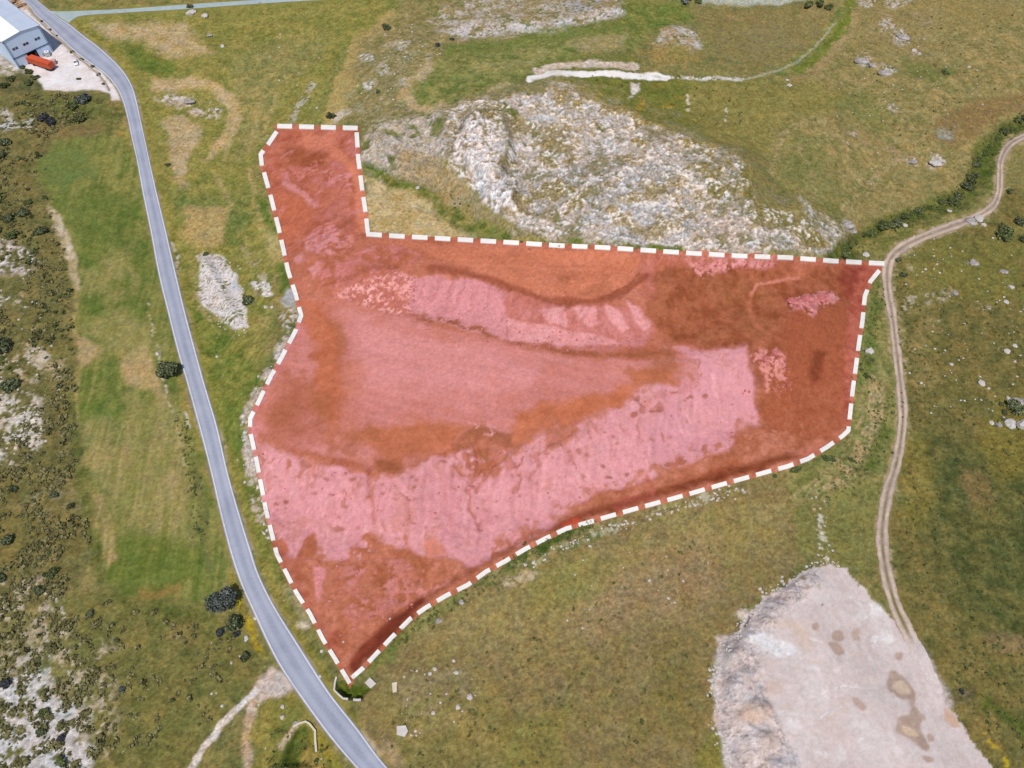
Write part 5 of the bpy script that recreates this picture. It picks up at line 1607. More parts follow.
# planks and boards by the warehouse's far side
for k, (px, py, rz, lab) in enumerate([(13, 2.5, .9, 'pale board stack beside the warehouse roof, left of the other stack'), (20, 5.5, .5, 'brown board stack by the road behind the warehouse')]):
    bm = bmesh.new()
    for q in range(9):
        a = random.uniform(-.25, .25)
        L2 = random.uniform(2.5, 5)
        z0 = .1 + .14 * q
        c_, s_ = math.cos(a), math.sin(a)
        vs0 = [(-L2 / 2, -.5), (L2 / 2, -.5), (L2 / 2, .5), (-L2 / 2, .5)]
        ox, oy = random.uniform(-.8, .8), random.uniform(-1.2, 1.2)
        prism(bm, [(x * c_ - y * s_ + ox, x * s_ + y * c_ + oy) for x, y in vs0], z0, z0 + .1)
    o = link('board_stack', bm_mesh('board_stack', bm), MAT['wood'], loc=at(px, py))
    o.rotation_euler.z = rz
    tag(o, lab, 'board stack')
# small dark crate lying in the yard
bm = bmesh.new()
for q in range(5):
    box(bm, -1.0 + q * .4, -.68 + q * .4, -.5, .5, .5, .56)
box(bm, -1.0, 1.0, -.5, -.44, .05, .498)
box(bm, -1.0, 1.0, .44, .5, .05, .498)
o = link('crate', bm_mesh('crate', bm), MAT['bark'], loc=at(79, 79.4))
tag(o, 'small dark slatted crate lying in the lower part of the yard', 'crate')


# ------------------------------------------------------------------ walls and slabs
def wall_path(name, pts, th, zt, zb, mat, label, cat):
    """pts: world points; a wall of thickness th following them"""
    c = sum(pts, Vector()) / len(pts)
    top = max(q.z for q in pts)
    bm = bmesh.new()
    rowsv = []
    for k in range(len(pts)):
        d = pts[min(k + 1, len(pts) - 1)] - pts[max(k - 1, 0)]
        d.z = 0
        d.normalize()
        nrm = Vector((-d.y, d.x, 0)) * th / 2
        q = pts[k] - c
        rowsv.append([bm.verts.new((*(q + s * nrm).xy, zv)) for s, zv in ((-1, zb + q.z), (-1, zt + q.z), (1, zt + q.z), (1, zb + q.z))])
    for a, b in zip(rowsv[:-1], rowsv[1:]):
        for j in range(4):
            bm.faces.new((a[j], a[(j + 1) % 4], b[(j + 1) % 4], b[j]))
    bm.faces.new(rowsv[0])
    bm.faces.new(rowsv[-1][::-1])
    o = link(name, bm_mesh(name, bm), mat, loc=c)
    return tag(o, label, cat)


def level(pts, z):
    return [Vector((q.x, q.y, z)) for q in pts]


pp = [at(*q) for q in [(336.8, 677), (335.6, 684), (334.6, 690.5), (339, 695), (344, 699.3), (349, 699.8)]]
zl = max(q.z for q in pp)
wall_path('culvert_wall', level(pp, zl), .45, .55, -2.8, MAT['concrete'], 'angled grey concrete culvert wall below the red plot tip', 'wall')
pp = [at(*q) for q in [(354, 700.3), (358, 700.5), (361.5, 700.3)]]
wall_path('culvert_wall', level(pp, zl), .5, .45, -2.6, MAT['concrete'], 'short pale wall stub right of the culvert opening below the plot tip', 'wall')
pp = [at(*q) for q in [(294, 727), (299, 723.8), (306, 721.8), (309.8, 724), (315.6, 731), (316, 741), (317, 752)]]
zl = max(q.z for q in pp)
wall_path('culvert_wall', level(pp, zl), .5, .5, -2.8, MAT['cream_concrete'], 'bent cream culvert wall left of the road near the bottom', 'wall')


def slab(pts, h, mat, label):
    w = [at(*q) for q in pts]
    c = sum(w, Vector()) / len(w)
    zt = max(q.z for q in w) + h
    bm = bmesh.new()
    prism(bm, [(q.x - c.x, q.y - c.y) for q in w], -1.0, zt - c.z)
    es = [e for e in bm.edges if all(v_.co.z > 0 for v_ in e.verts)]
    bmesh.ops.bevel(bm, geom=es, offset=.05, segments=2, affect='EDGES')
    o = link('concrete_slab', bm_mesh('concrete_slab', bm), mat, loc=c)
    return tag(o, label, 'slab')


slab([(365.2, 683.3), (370.3, 677.7), (376.4, 683.6), (371, 689)], .35, MAT['concrete'], 'square grey concrete slab right of the red plot tip')
slab([(392, 683), (397.2, 682), (397, 692), (393, 693)], .3, MAT['cream_concrete'], 'narrow upright cream concrete slab in the meadow right of the square slab')
slab([(396.8, 726), (406, 725.5), (408.2, 731), (405, 737), (397, 735)], .35, MAT['concrete'], 'five sided pale concrete slab near the bottom of the meadow')


MAT['rubble_wall'] = noisy_mat('rubble_wall', (150, 132, 112), (196, 180, 162), 1.5, bump=.1)
wp = [at(x, y) for x, y in catmull([(28, 9), (38, 20), (50, 31.5), (74, 54), (84, 62.5), (96, 72.5), (105, 83), (109, 91)], 4)]
wall_path('low_wall', wp, .5, .55, -.6, MAT['rubble_wall'], 'low rubble wall between the warehouse yard and the road', 'wall')


# ------------------------------------------------------------------ rocks
def rock_mesh(seed, sub=3, amp=.28, flat=.7):
    bm = bmesh.new()
    bmesh.ops.create_icosphere(bm, subdivisions=sub, radius=1.0)
    r_ = random.Random(seed)
    dirs = [(Vector((r_.gauss(0, 1), r_.gauss(0, 1), r_.gauss(0, 1))).normalized(), r_.uniform(.55, .95)) for _ in range(9)]
    for v_ in bm.verts:
        p_ = v_.co.copy()
        for dn, dd in dirs:                       # chop facets
            e = p_.dot(dn) - dd
            if e > 0:
                p_ = p_ - dn * e * .9
        n_ = p_.normalized()
        p_ = p_ * (1 + amp * .25 * math.sin(5 * n_.x + seed) * math.sin(6 * n_.y + 2 * seed) + amp * .15 * r_.uniform(-1, 1))
        p_.z *= flat
        v_.co = p_
    return bm_mesh('boulder', bm)


ROCKS = {m: [] for m in ('stone', 'stone_grey', 'stone_pink')}
for m in ROCKS:
    for k in range(4):
        me = rock_mesh(k + len(m) * 7, 3)
        me.materials.append(MAT[m])
        ROCKS[m].append(me)


def boulder(px, py, rpx, label, m='stone', hz=.75, asp=1.0, group=None):
    p_ = at(px, py)
    r_ = rpx * mpp(px, py)
    o = bpy.data.objects.new('boulder', random.choice(ROCKS[m]))
    COL.objects.link(o)
    o.location = p_ + Vector((0, 0, r_ * hz * .25))
    o.scale = (r_ * asp, r_, r_ * hz)
    o.rotation_euler = (random.uniform(-.15, .15), random.uniform(-.15, .15), random.uniform(-.5, .5))
    return tag(o, label, 'boulder', group)


B = boulder
B(1010, 424.5, 5.8, 'large white boulder below the dark bush at the right photo edge', hz=1.1)
B(1021, 425, 5.8, 'white boulder cut by the right photo edge below the dark bush', hz=1.0)
B(998.5, 425.5, 3.6, 'grey white boulder left of the large white boulder under the bush', 'stone_grey', hz=1)
B(991.5, 423, 2.6, 'small cream boulder leftmost of the group below the right edge bush')
B(1016, 402.5, 6, 'pinkish white boulder above the dark bush at the right edge', 'stone_grey', asp=1.3, hz=1)
B(1008, 398.5, 3, 'small pale boulder at the upper left of the right edge bush')
B(981.5, 384, 4, 'lone pale boulder in the grass left of the right edge rock group')
B(868.5, 351.5, 4.6, 'rounded white boulder between the red plot and the track', hz=.9)
B(866, 255.5, 3.8, 'bluish white boulder above the upper right plot corner')
B(848, 226, 5.5, 'grey rock outcrop left of the ditch hedge', 'stone_grey', asp=1.2)
B(853, 232, 3.6, 'smaller grey rock touching the outcrop beside the ditch hedge', 'stone_grey')
B(971, 222.5, 5.5, 'dark grey rock on the lower edge of the dirt track bend', 'stone_grey', asp=1.2)
B(979, 220, 5, 'pale rock right of the dark grey rock at the dirt track bend', 'stone')
B(983, 225, 3, 'little white rock at the right end of the track bend rocks')
B(950, 211.3, 2.6, 'flat white stone just above the dirt track and below the hedge', hz=.4, asp=1.5)
B(905.5, 225.5, 2.6, 'flat grey stone in the hedge left of the track', hz=.4, asp=1.5)
B(973.5, 263.5, 4.6, 'grey pink boulder alone in the grass below the track bend', 'stone_grey')
B(1004, 272, 3.6, 'pale boulder up in the right grassland near the right edge', 'stone_grey', asp=1.4)
B(1011, 287.5, 3.4, 'white boulder directly below the pale flattened boulder on the right')
B(1006, 302.5, 2.8, 'small white boulder lowest of three down the right edge', asp=1.2)
B(954, 294, 4, 'upright grey boulder at the end of a stony streak in the right grassland', 'stone_grey', hz=1.1)
B(1015, 346, 2.6, 'cream stone, upper one of a pair at the far right')
B(1007, 352, 3.2, 'cream stone, lower one of a pair at the far right', asp=1.2)
B(951, 364.5, 2.4, 'small white stone on a bare spot in the middle right grass')
B(981, 400, 1.4, 'tiny white stone between the lone boulder and the right edge rock group')
B(902, 38, 5, 'white rock with lichen on the upper right slope', 'stone_grey', asp=1.5)
B(862, 62, 5, 'grey rock at the left end of the upper right rock rib', 'stone_grey', asp=1.6)
B(872, 66, 4, 'grey rock in the middle of the upper right rock rib', 'stone_grey', asp=1.4)
B(885, 74, 4.6, 'grey rock at the right end of the upper right rock rib', 'stone_grey', asp=1.6)
B(914, 50.5, 2.4, 'small grey rock right of and below the lichen rock')
B(969, 67.5, 1.8, 'tiny bright white stone alone on the upper right slope')
B(936, 164.5, 5, 'white rock cluster piece left of the track curve at the right', 'stone', asp=1.6)
B(913, 162.5, 3.6, 'low white rock left of the white rock near the track curve', 'stone_grey', asp=1.5)
B(789.5, 86, 2.8, 'white stone below the curved pale path, lower of two')
B(787, 80.5, 2.2, 'white stone below the curved pale path, upper of two')
B(217, 357, 1.7, 'small white stone alone in the grass right of the road')
B(157.3, 354, 2.2, 'cream stone at the top of the round dark tree by the road')
B(266, 307.5, 2.5, 'round white ball shaped stone, left of a pair near the plot', hz=1)
B(272, 307.5, 2, 'round white ball shaped stone, right of a pair near the plot', hz=1)
B(255, 284, 3, 'white rock above the small bush by the white scree', asp=1.3)
B(268.5, 286, 3, 'white rock right of the rock above the small bush', hz=1)
B(267, 296, 2.4, 'white rock low on the right of the small bush by the scree')
B(246.6, 638, 2.6, 'bright white stone at the road verge below the silver tree', hz=1)
B(439, 621, 3, 'white broken stone below the lower plot edge, near the tip', 'stone_grey', asp=1.2)
B(461.5, 602.5, 3.2, 'grey stone close under the lower plot edge', 'stone_grey')
B(469.5, 697, 3.6, 'cream rock at the right of the stony ring in the meadow', asp=.9)
B(458, 707, 3, 'cream rock lowest in the stony ring in the meadow', asp=.9)
B(435, 669.5, 2, 'cream stone at the top of the stony ring in the meadow', asp=1.4)
B(456, 672.5, 2.4, 'pale stone at the upper right of the stony ring', asp=1.3)
B(191, 13.5, 4.2, 'white rock under the dark bush beside the side road', asp=1.4)
B(205, 16.5, 3.6, 'white rock right of the rock beside the side road')
B(210, 36, 3.6, 'slanting white rock in the top left meadow', 'stone_grey', asp=.8)
B(222.5, 46.5, 2.4, 'small white rock below the slanting rock in the top left meadow')
B(190, 102.5, 4.6, 'biggest grey white rock of the stony knoll right of the road', 'stone_grey', asp=1.2)
B(176, 99.5, 3, 'cream rock in the middle of the stony knoll right of the road', asp=1.5)
B(167, 97.5, 2.4, 'cream rock at the left end of the stony knoll', asp=1.2)
B(217, 110, 2.6, 'cream rock at the right end of the stony knoll')
B(282.5, 717, 2.8, 'curved white stone left of the cream culvert wall', asp=.8)
B(283, 707, 2.4, 'white stone above the curved white stone by the lane')
B(296, 724, 3, 'grey stone against the left end of the cream culvert wall', 'stone_grey')
B(418, 188.5, 2.6, 'white stone in the grass between the dry wedge and the crag')
B(710.8, 680.5, 2, 'biggest loose white stone left of the gravel mound')
B(712.6, 728, 1.9, 'white stone low on the left of the gravel mound')
B(760.3, 589, 1.9, 'white stone at the upper left of the gravel mound')
B(793, 302, 5, 'dark pink rock at the left of the pink rock heap in the plot', 'stone_pink', asp=1.3)
B(808, 299, 6, 'largest pink rock in the middle of the heap in the plot', 'stone_pink', asp=1.2)
B(823, 298, 6, 'pink rock at the right of the heap in the plot', 'stone_pink', asp=1.2)
B(776, 353, 4.5, 'pink rock beside the square end of the pale bank', 'stone_pink')
B(766, 360, 3.4, 'smaller pink rock left of the rock by the bank end', 'stone_pink')
B(473, 487, 2.2, 'pale rock lying in the main gully of the pale bank', 'stone_pink')

# ------------------------------------------------------------------ foliage
def leaf_cloud(seed, n, leaf, lobes, zsq=.8, core=True, spike=0.0, small=1.0):
    r_ = np.random.default_rng(seed)
    C_ = []
    for k in range(lobes):
        a = r_.uniform(0, 6.283)
        rr = r_.uniform(.25, .62 + .35 * (1 - small))
        C_.append((rr * math.cos(a), rr * math.sin(a), r_.uniform(.3, .75) * zsq * 1.2, r_.uniform(.34, .55) * small))
    C_.append((0, 0, .6 * zsq, .6 * small))
    C_ = np.array(C_)
    k = r_.integers(0, len(C_), n)
    d = r_.normal(size=(n, 3))
    d /= np.linalg.norm(d, axis=1)[:, None]
    rad = C_[k, 3] * (0.62 + .42 * r_.random(n) + spike * r_.random(n) ** 4)
    P = C_[k, :3] + d * rad[:, None] * np.array([1, 1, zsq])
    P[:, 2] = np.maximum(P[:, 2], 0.02)
    nrm = d + r_.normal(size=(n, 3)) * .55
    nrm /= np.linalg.norm(nrm, axis=1)[:, None]
    t1 = np.cross(nrm, r_.normal(size=(n, 3)))
    t1 /= np.linalg.norm(t1, axis=1)[:, None]
    t2 = np.cross(nrm, t1)
    s = leaf * r_.uniform(.6, 1.4, n)[:, None]
    V_ = np.stack([P - t1 * s - t2 * s * .6, P + t1 * s - t2 * s * .7, P + t1 * s * .8 + t2 * s * .7, P - t1 * s * .7 + t2 * s * .6], 1).reshape(-1, 3)
    F_ = np.arange(4 * n).reshape(n, 4)
    return V_, F_, C_


def crown_mesh(seed, n, leaf, lobes, mat, zsq=.8, spike=0.0, small=1.0):
    V_, F_, C_ = leaf_cloud(seed, n, leaf, lobes, zsq, spike=spike, small=small)
    me = mesh_np('crown', V_, F_, smooth=False)
    me.materials.append(mat)
    return me


def trunk_mesh(h, r, limbs, seed):
    r_ = random.Random(seed)
    bm = bmesh.new()
    bmesh.ops.create_cone(bm, cap_ends=True, segments=10, radius1=r, radius2=r * .6, depth=h, matrix=Matrix.Translation((0, 0, h / 2 - .1)))
    for k in range(limbs):
        a = k * 6.283 / limbs + r_.uniform(-.3, .3)
        v_ = Vector((math.cos(a), math.sin(a), r_.uniform(.7, 1.3))).normalized()
        L2 = h * r_.uniform(.7, 1.1)
        q = v_.to_track_quat('Z', 'Y').to_matrix().to_4x4()
        bmesh.ops.create_cone(bm, cap_ends=True, segments=7, radius1=r * .5, radius2=r * .15, depth=L2, matrix=Matrix.Translation(Vector((0, 0, h * .75)) + v_ * L2 / 2) @ q)
    return bm_mesh('trunk', bm, True)


def tree(px, py, rpx, label, mat, n, leaf, hgt, seed, spike=0.0, lobes=8, small=1.0):
    r_ = rpx * mpp(px, py)
    p_ = at(px, py)
    # the crown stands above the foot: shift the foot so that the crown lies where it is seen
    zc_ = hgt * .55
    x, y = ray_at(px, py, p_.z + zc_)
    p_ = Vector((x, y, float(hf(x, y))))
    o = empty('tree', p_)
    tag(o, label, 'tree')
    t_ = link('trunk', trunk_mesh(hgt * .45, .05 * hgt, 5, seed), MAT['bark'], o)
    me = crown_mesh(seed, n, leaf, lobes, mat, .85, spike, small)
    c_ = link('crown', me, None, o)
    c_.location = (0, 0, hgt * .18)
    c_.scale = (r_, r_, hgt * .62)
    return o


tree(165, 368.5, 12.2, 'round dark green tree standing between the field and the road', MAT['leaf_dark'], 3800, .06, 6.0, 11, lobes=10, small=.9)
tree(221, 598, 16, 'tall silvery grey tree leaning over the road verge', MAT['leaf_grey'], 5200, .045, 7.0, 23, spike=.6, lobes=20, small=.62)
tree(233, 622, 9, 'smaller dark green tree directly below the silver tree', MAT['leaf_dark'], 1300, .1, 3.5, 31, spike=.8)

SH = {}
for nm, mt in (('dark', 'leaf_dark'), ('green', 'leaf_green'), ('grey', 'leaf_grey'), ('plum', 'leaf_plum')):
    SH[nm] = [crown_mesh(50 + q * 3 + len(nm), 1100, .095, 9, MAT[mt], .7, .45, .78) for q in range(4)]


def shrub(px, py, rpx, label, kind='dark', group=None, hz=.85, asp=1.0):
    p_ = at(px, py)
    r_ = rpx * mpp(px, py)
    o = bpy.data.objects.new('shrub', random.choice(SH[kind]))
    COL.objects.link(o)
    o.location = p_ - Vector((0, 0, .1))
    o.scale = (r_ * asp, r_, r_ * hz)
    o.rotation_euler.z = random.uniform(0, 6.28)
    return tag(o, label, 'shrub', group)


S = shrub
S(222, 632, 5.5, 'grey leafless looking shrub left of the small tree below the silver tree', 'plum')
S(245.5, 657, 5.5, 'dark green shrub on the verge below the bright white stone')
S(237, 634, 4, 'low slate shrub tucked under the small dark tree', 'plum')
S(43, 119, 6, 'dark slate shrub, left half of the pair above the green field', 'plum')
S(51.5, 123, 6, 'dark slate shrub, right half of the pair above the green field', 'plum')
S(80, 120, 7, 'green shrub in the grass right of the slate pair', 'green')
S(84, 101, 8, 'wide grey green shrub under the lower yard edge', 'grey')
S(73, 108, 6, 'green shrub left of the wide shrub under the yard', 'green')
S(7, 142.5, 7, 'dark shrub at the left photo edge below the pale rocks')
S(4, 156, 5.5, 'dark shrub directly below the shrub at the left edge')
S(41.5, 232.5, 7, 'roundest dark shrub left of the pale field streak')
S(24, 214.5, 6.5, 'dark shrub up and left of the roundest one')
S(9, 220, 6, 'dark shrub near the left edge beside the roundest one')
S(12, 236, 7, 'dark shrub above the white rocks at the left edge', 'green')
S(28, 203, 5, 'small green shrub at the top of the left scrub', 'green')
S(3, 348, 11, 'big dark bush cut by the left edge halfway down')
S(10, 387, 8, 'flat dark bush at the top of the pale soil patch', asp=1.5)
S(14, 489, 5, 'dark shrub near the left edge below the pale soil patch')
S(55, 495, 5, 'dark shrub amid grey ground at the field border')
S(70.5, 506.5, 4.2, 'dark shrub closest to the field border below the grey ground')
S(5.5, 541, 7.5, 'dark bush at the left edge, above the lower white ground')
S(51, 573.5, 6.5, 'dark bush at the bottom end of the left scrub', 'green')
S(60, 387, 3.2, 'little dark shrub beside the field border, upper of two')
S(64, 402, 3.4, 'little dark shrub beside the field border, lower of two')
S(40, 591.5, 6, 'dark shrub on whitish ground in the lower left')
S(92, 612.5, 4.6, 'dark oblong shrub in the lower left grass', asp=1.4)
S(117.5, 640, 3.2, 'small dark shrub left of centre in the lower left grass')
S(5, 683, 7, 'slate bush at the left edge low down', 'plum')
S(122, 691, 4.5, 'dark teal shrub alone in the lower left meadow', 'grey')
S(185.5, 643.5, 2.2, 'tiny dark shrub left of the roadside trees')
S(61, 762, 7.5, 'dark green bush at the bottom edge on white ground', 'green')
S(45, 713, 6, 'dark shrub on white ground, upper of two near the bottom left', 'green')
S(41, 731, 6, 'dark shrub on white ground, lower of two near the bottom left')
S(60, 738, 5, 'slate shrub right of the two shrubs on white ground', 'plum')
S(2, 578, 5.5, 'dark shrub at the left edge where the white ground starts')
S(172.5, 701, 3, 'small green shrub up from the pale lane', 'green')
S(186, 643, 1.8, 'small round shrub beside the tiny one in the lower left meadow')
S(386, 28.5, 5, 'round dark shrub at the top of the dry grassy strip')
S(437, 46, 3.4, 'slate shrub left of the oval meadow', 'plum')
S(331.5, 117, 5, 'dark shrub just above the plot neck')
S(378, 92.5, 3, 'small dark shrub on the stony slope above the plot neck')
S(452, 40, 2.6, 'brownish slate shrub at the rocky ridge on top', 'plum')
S(249, 300, 8, 'dark bush between the white scree and the red plot')
S(206, 254.5, 3, 'dark shrub at the top of the white scree')
S(190, 7, 3.4, 'black looking shrub on the side road verge')
S(168, 165, 2.6, 'dark shrub beside the right road edge near the top', 'green')
S(686, 1, 5.5, 'teal green shrub at the top edge, left of two', 'grey', asp=1.6)
S(698, 3, 4, 'teal green shrub at the top edge, right of two', 'green')
S(808, 6, 6, 'green bush at the top edge, left in a row of three', 'green', asp=1.2)
S(819, 5, 6, 'green bush at the top edge, middle in a row of three', 'green')
S(828, 8, 4.5, 'green bush at the top edge, right in a row of three', 'green')
S(945, 73, 4, 'green shrub alone on the upper right slope', 'green', asp=1.3)
S(1004, 234, 9, 'wide green bush at the right below the track bend', 'green', asp=1.5)
S(1019, 222, 6.5, 'dark bush at the right edge below the track bend')
S(1023, 240, 5, 'dark bush at the right edge under the other dark bush')
S(1009, 192, 4.5, 'green shrub right of the upper track', 'green')
S(898, 260.5, 3.4, 'dark shrub in the inner bend of the track')
S(903, 275, 4, 'dark shrub below the inner bend of the track')
S(829, 459.5, 4.2, 'green shrub outside the lower right plot corner, right one', 'green', asp=1.6)
S(795, 470.5, 4.4, 'green shrub outside the lower right plot corner, left one', 'green', asp=1.7)
S(775, 476, 2.8, 'small green shrub under the lower plot edge', 'green')
S(1014, 411, 9.5, 'dark bush among the white boulders at the right edge', asp=1.2)
S(1004, 413, 3.6, 'dark low shrub at the left of the right edge bush')
S(1001, 404.5, 3, 'dark clump added for hollow shade at the upper left of the right edge rock group', hz=.6)  # foliage added to darken the hollow between the rocks
S(1003.5, 420, 2.6, 'tiny dark clump added for the dark gap left of the large white boulder', hz=.6)  # added likewise, stands in for a dark gap beside the boulder
S(962, 692, 3, 'grey shrub beside the lower right mound edge', 'plum')
S(957, 460, 3, 'green shrub in the right grassland beside the track', 'green')
S(872, 360, 3, 'green shrub below the rounded white boulder', 'green')
S(866, 376, 3, 'green shrub two steps below the rounded white boulder', 'green')
# hedge along the ditch
hl = catmull([(842, 252), (862, 238), (885, 228), (912, 216), (940, 206), (958, 196), (968, 186), (976, 170), (982, 156), (994, 142), (1010, 128), (1030, 116)], 8)
s = np.concatenate([[0], np.cumsum(np.linalg.norm(np.diff(hl, axis=0), axis=1))])
for k, q in enumerate(np.arange(0, s[-1], 8.6)):
    i_ = min(np.searchsorted(s, q), len(hl) - 1)
    hr = random.uniform(2.6, 7.4)
    S(hl[i_][0] + random.uniform(-1.5, 1.5), hl[i_][1] + random.uniform(-3, 3), hr, 'hedge bush along the ditch, %s from the lower left end' % ordinal(k + 1), random.choice(['green', 'green', 'dark']), 'hedge bushes along the ditch',
      hz=.7)
# low bushes along the yard's edge to the road
for k, (x, y, r_) in enumerate([(42, 21.5, 1.8), (50, 30, 1.8), (73, 52.5, 2.6), (82, 60, 2.2), (92.5, 67, 2.4), (98.5, 75, 2.4), (104, 84, 2.2), (57, 36, 1.5)]):
    S(x, y, r_, 'low dark bush between yard and road, %s from the top' % ordinal([0, 1, 3, 4, 5, 6, 7, 2][k] + 1), random.choice(['dark', 'plum']), 'low bushes along the yard edge')
for k, (x, y, r_) in enumerate([(14, 61, 3), (22, 68, 3.5), (29, 73, 4), (36, 78, 4), (12, 80, 5), (28, 84, 5), (5, 86, 5)]):
    S(x, y, r_, 'olive bush below the warehouse side, %s from the top' % ordinal(k + 1), 'green', 'bushes below the warehouse')


# ------------------------------------------------------------------ uncountable cover
def in_poly(poly, n, seed, clump=0.0):
    r_ = np.random.default_rng(seed)
    P = np.array(poly, float)
    lo, hi = P.min(0), P.max(0)
    out = np.zeros((0, 2))
    while len(out) < n:
        c_ = r_.uniform(lo, hi, (n * 3, 2))
        k = sdf(poly, c_[:, 0].astype(np.float32), c_[:, 1].astype(np.float32)) > 0
        if clump:
            k &= fbm(c_[:, 0] * 1.0, c_[:, 1] * 1.0, clump, 2, 3) + r_.normal(size=len(c_)) * .35 > .1
        out = np.concatenate([out, c_[k]])
    return out[:n]


def near_line(pts, n, spread, seed):
    r_ = np.random.default_rng(seed)
    P = catmull(pts, 8)
    i_ = r_.integers(0, len(P), n)
    return P[i_] + r_.normal(size=(n, 2)) * spread


def at_many(P):
    z = np.zeros(len(P))
    for _ in range(14):
        x, y = ray_at(P[:, 0], P[:, 1], z)
        z = .5 * z + .5 * hf(x, y)
    x, y = ray_at(P[:, 0], P[:, 1], z)
    return np.stack([x, y, hf(x, y)], 1)


def scatter(name, protos, P, sizes, mat, label, zs=.7, sink=.1, smooth=False, seed=1):
    r_ = np.random.default_rng(seed)
    W = at_many(P)
    vs, fs, base = [], [], 0
    for k in range(len(W)):
        pv, pf = protos[r_.integers(0, len(protos))]
        a = r_.uniform(0, 6.283)
        c_, s_ = math.cos(a), math.sin(a)
        q = pv * np.array([1, r_.uniform(.7, 1.3), zs * r_.uniform(.7, 1.3)]) * sizes[k]
        q = np.stack([q[:, 0] * c_ - q[:, 1] * s_, q[:, 0] * s_ + q[:, 1] * c_, q[:, 2]], 1) + W[k]
        q[:, 2] -= sink * sizes[k]
        vs.append(q)
        fs.append(pf + base)
        base += len(pv)
    me = mesh_np(name, np.concatenate(vs), np.concatenate(fs), smooth)
    o = link(name, me, mat)
    return tag(o, label, name.replace('_', ' '), kind='stuff')


def stone_proto(seed):
    bm = bmesh.new()
    bmesh.ops.create_icosphere(bm, subdivisions=1, radius=1.0)
    r_ = random.Random(seed)
    for v_ in bm.verts:
        v_.co *= r_.uniform(.65, 1.15)
    bm.verts.index_update()
    V_ = np.array([v_.co[:] for v_ in bm.verts])
    F_ = np.array([[v_.index for v_ in f.verts] for f in bm.faces])
    bm.free()
    return V_, F_


def tuft_proto(seed, n, leaf, zsq):
    V_, F_, _ = leaf_cloud(seed, n, leaf, 3, zsq)
    return V_, F_


stones = [stone_proto(k) for k in range(6)]
tufts = [tuft_proto(k + 70, 26, .3, .7) for k in range(5)]
small_tufts = [tuft_proto(k + 90, 12, .42, .7) for k in range(5)]


def sz(n, lo, hi, seed):
    return lo + (hi - lo) * np.random.default_rng(seed).random(n) ** 2.2


# garrigue mounds
G1 = in_poly([(-30, 180), (40, 175), (66, 260), (74, 340), (76, 440), (80, 500), (96, 560), (60, 600), (-30, 610)], 1700, 1, 26)
G2 = in_poly([(-30, 600), (60, 590), (90, 640), (110, 700), (100, 790), (-30, 790)], 900, 2, 11)
G3 = in_poly([(-30, 92), (100, 96), (118, 108), (60, 130), (36, 150), (36, 175), (-30, 180)], 600, 3, 24)
G4 = in_poly([(80, 600), (210, 606), (250, 650), (200, 740), (110, 780), (100, 680)], 160, 4, 20)
G = np.concatenate([G1, G2, G3, G4])
scatter('scrub', tufts, G, sz(len(G), .45, 1.6, 5), MAT['scrub'], 'low olive garrigue mounds on stony soil along the left side', .62)
G5 = in_poly([(-30, 100), (30, 100), (60, 200), (72, 300), (70, 380), (-30, 385)], 300, 15, 30)
scatter('dark_scrub', tufts, G5, sz(len(G5), .5, 1.9, 16), MAT['leaf_green'], 'low dark green scrub mounds in the upper left scrubland', .6)
# green tufts: hedge foot, ditch, right of plot, lower plot edge, right grassland
T = np.concatenate([near_line([(845, 252), (912, 218), (958, 198), (980, 160), (1020, 122)], 420, 5, 1), near_line([(862, 380), (872, 330), (880, 295)], 120, 5, 2), near_line([(880, 400), (870, 450), (830, 490)], 220, 9, 3),
                    near_line([(515, 560), (545, 545), (590, 526)], 160, 3, 4), near_line([(395, 640), (460, 600), (510, 568)], 110, 5, 5), near_line([(200, 540), (193, 480), (182, 420)], 120, 3, 6),
                    near_line([(900, 285), (910, 340), (915, 420)], 120, 6, 7), in_poly([(910, 300), (1030, 260), (1030, 780), (960, 700), (905, 560)], 900, 8), in_poly([(380, 700), (720, 520), (715, 760), (400, 780)], 260, 9),
                    near_line([(440, 180), (480, 225), (560, 246)], 60, 4, 10), in_poly([(560, 60), (760, 85), (740, 130), (620, 110)], 120, 11), in_poly([(270, 720), (330, 745), (330, 780), (265, 780)], 90, 12),
                    in_poly([(860, 20), (1024, 0), (1024, 90), (900, 160), (850, 120)], 200, 13)])
scatter('grass_tufts', small_tufts, T, sz(len(T), .22, .75, 6), MAT['tuft'], 'green weed tufts scattered over the grassland', .8)
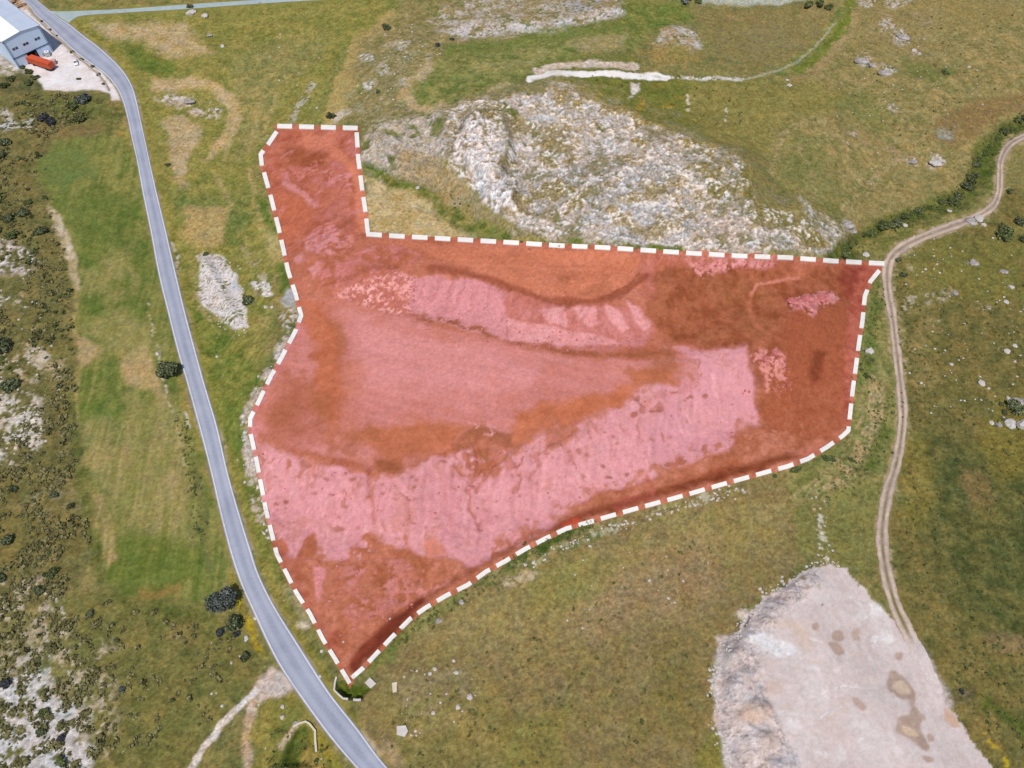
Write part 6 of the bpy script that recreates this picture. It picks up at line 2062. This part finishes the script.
# loose pale stones
L = np.concatenate([near_line([(532, 564), (560, 549), (600, 533), (650, 516), (700, 501), (742, 488)], 170, 3.5, 1), near_line([(820, 505), (823, 530), (826, 560)], 45, 5, 2),
                    near_line([(728, 768), (715, 694), (719, 660), (741, 629), (771, 593), (813, 568), (840, 566)], 300, 3.6, 3), in_poly([(905, 250), (1024, 230), (1024, 420), (905, 420)], 130, 4),
                    in_poly([(845, 20), (960, 20), (1000, 110), (880, 200), (830, 120)], 160, 5), in_poly(OUT, 160, 6), near_line([(290, 335), (250, 410), (252, 470), (268, 540)], 110, 4, 7), in_poly([(195, 255), (240, 265), (250, 340), (215, 325)], 220, 8),
                    near_line([(640, 77), (700, 78), (742, 79)], 90, 1.1, 9), in_poly([(365, 40), (440, 10), (620, 0), (450, 45), (400, 120)], 200, 10), near_line([(160, 98), (190, 101), (220, 112)], 60, 4, 11),
                    in_poly([(395, 655), (475, 655), (480, 720), (400, 740)], 40, 12), in_poly([(100, 600), (400, 600), (400, 760), (100, 760)], 30, 13), in_poly([(0, 200), (70, 380), (40, 460), (0, 460)], 110, 14), in_poly([(280, 20), (420, 60), (350, 110), (230, 110)], 40, 15),
                    in_poly([(560, 560), (720, 540), (700, 620), (560, 640)], 30, 16), in_poly([(900, 240), (950, 220), (960, 280), (905, 300)], 40, 17), near_line([(246, 638), (210, 700)], 8, 6, 18)])
scatter('loose_stones', stones, L, sz(len(L), .12, .62, 7), MAT['stone'], 'loose white limestone pieces strewn over the grass and crags', .7)
LP = np.concatenate([in_poly([(333, 297), (346, 284), (391, 269), (416, 274), (414, 312), (398, 317), (363, 305)], 520, 20), in_poly([(690, 255), (788, 260), (770, 268), (705, 276)], 150, 21), in_poly([(784, 302), (830, 290), (836, 300), (805, 312)], 110, 22),
                     in_poly([(750, 352), (788, 350), (792, 392), (766, 392)], 130, 23), in_poly([(505, 320), (650, 330), (640, 350), (520, 348)], 120, 24), near_line([(412, 320), (500, 345), (620, 356)], 70, 3, 25), in_poly(BANK, 130, 26),
                     in_poly([(300, 560), (440, 560), (420, 610), (340, 640)], 70, 27), in_poly([(270, 165), (350, 160), (345, 200)], 60, 28)])
scatter('pink_rubble', stones, LP, sz(len(LP), .14, .6, 8), MAT['stone_pink'], 'small rubble lying on the plot, coloured pink by the overlay tint', .7)
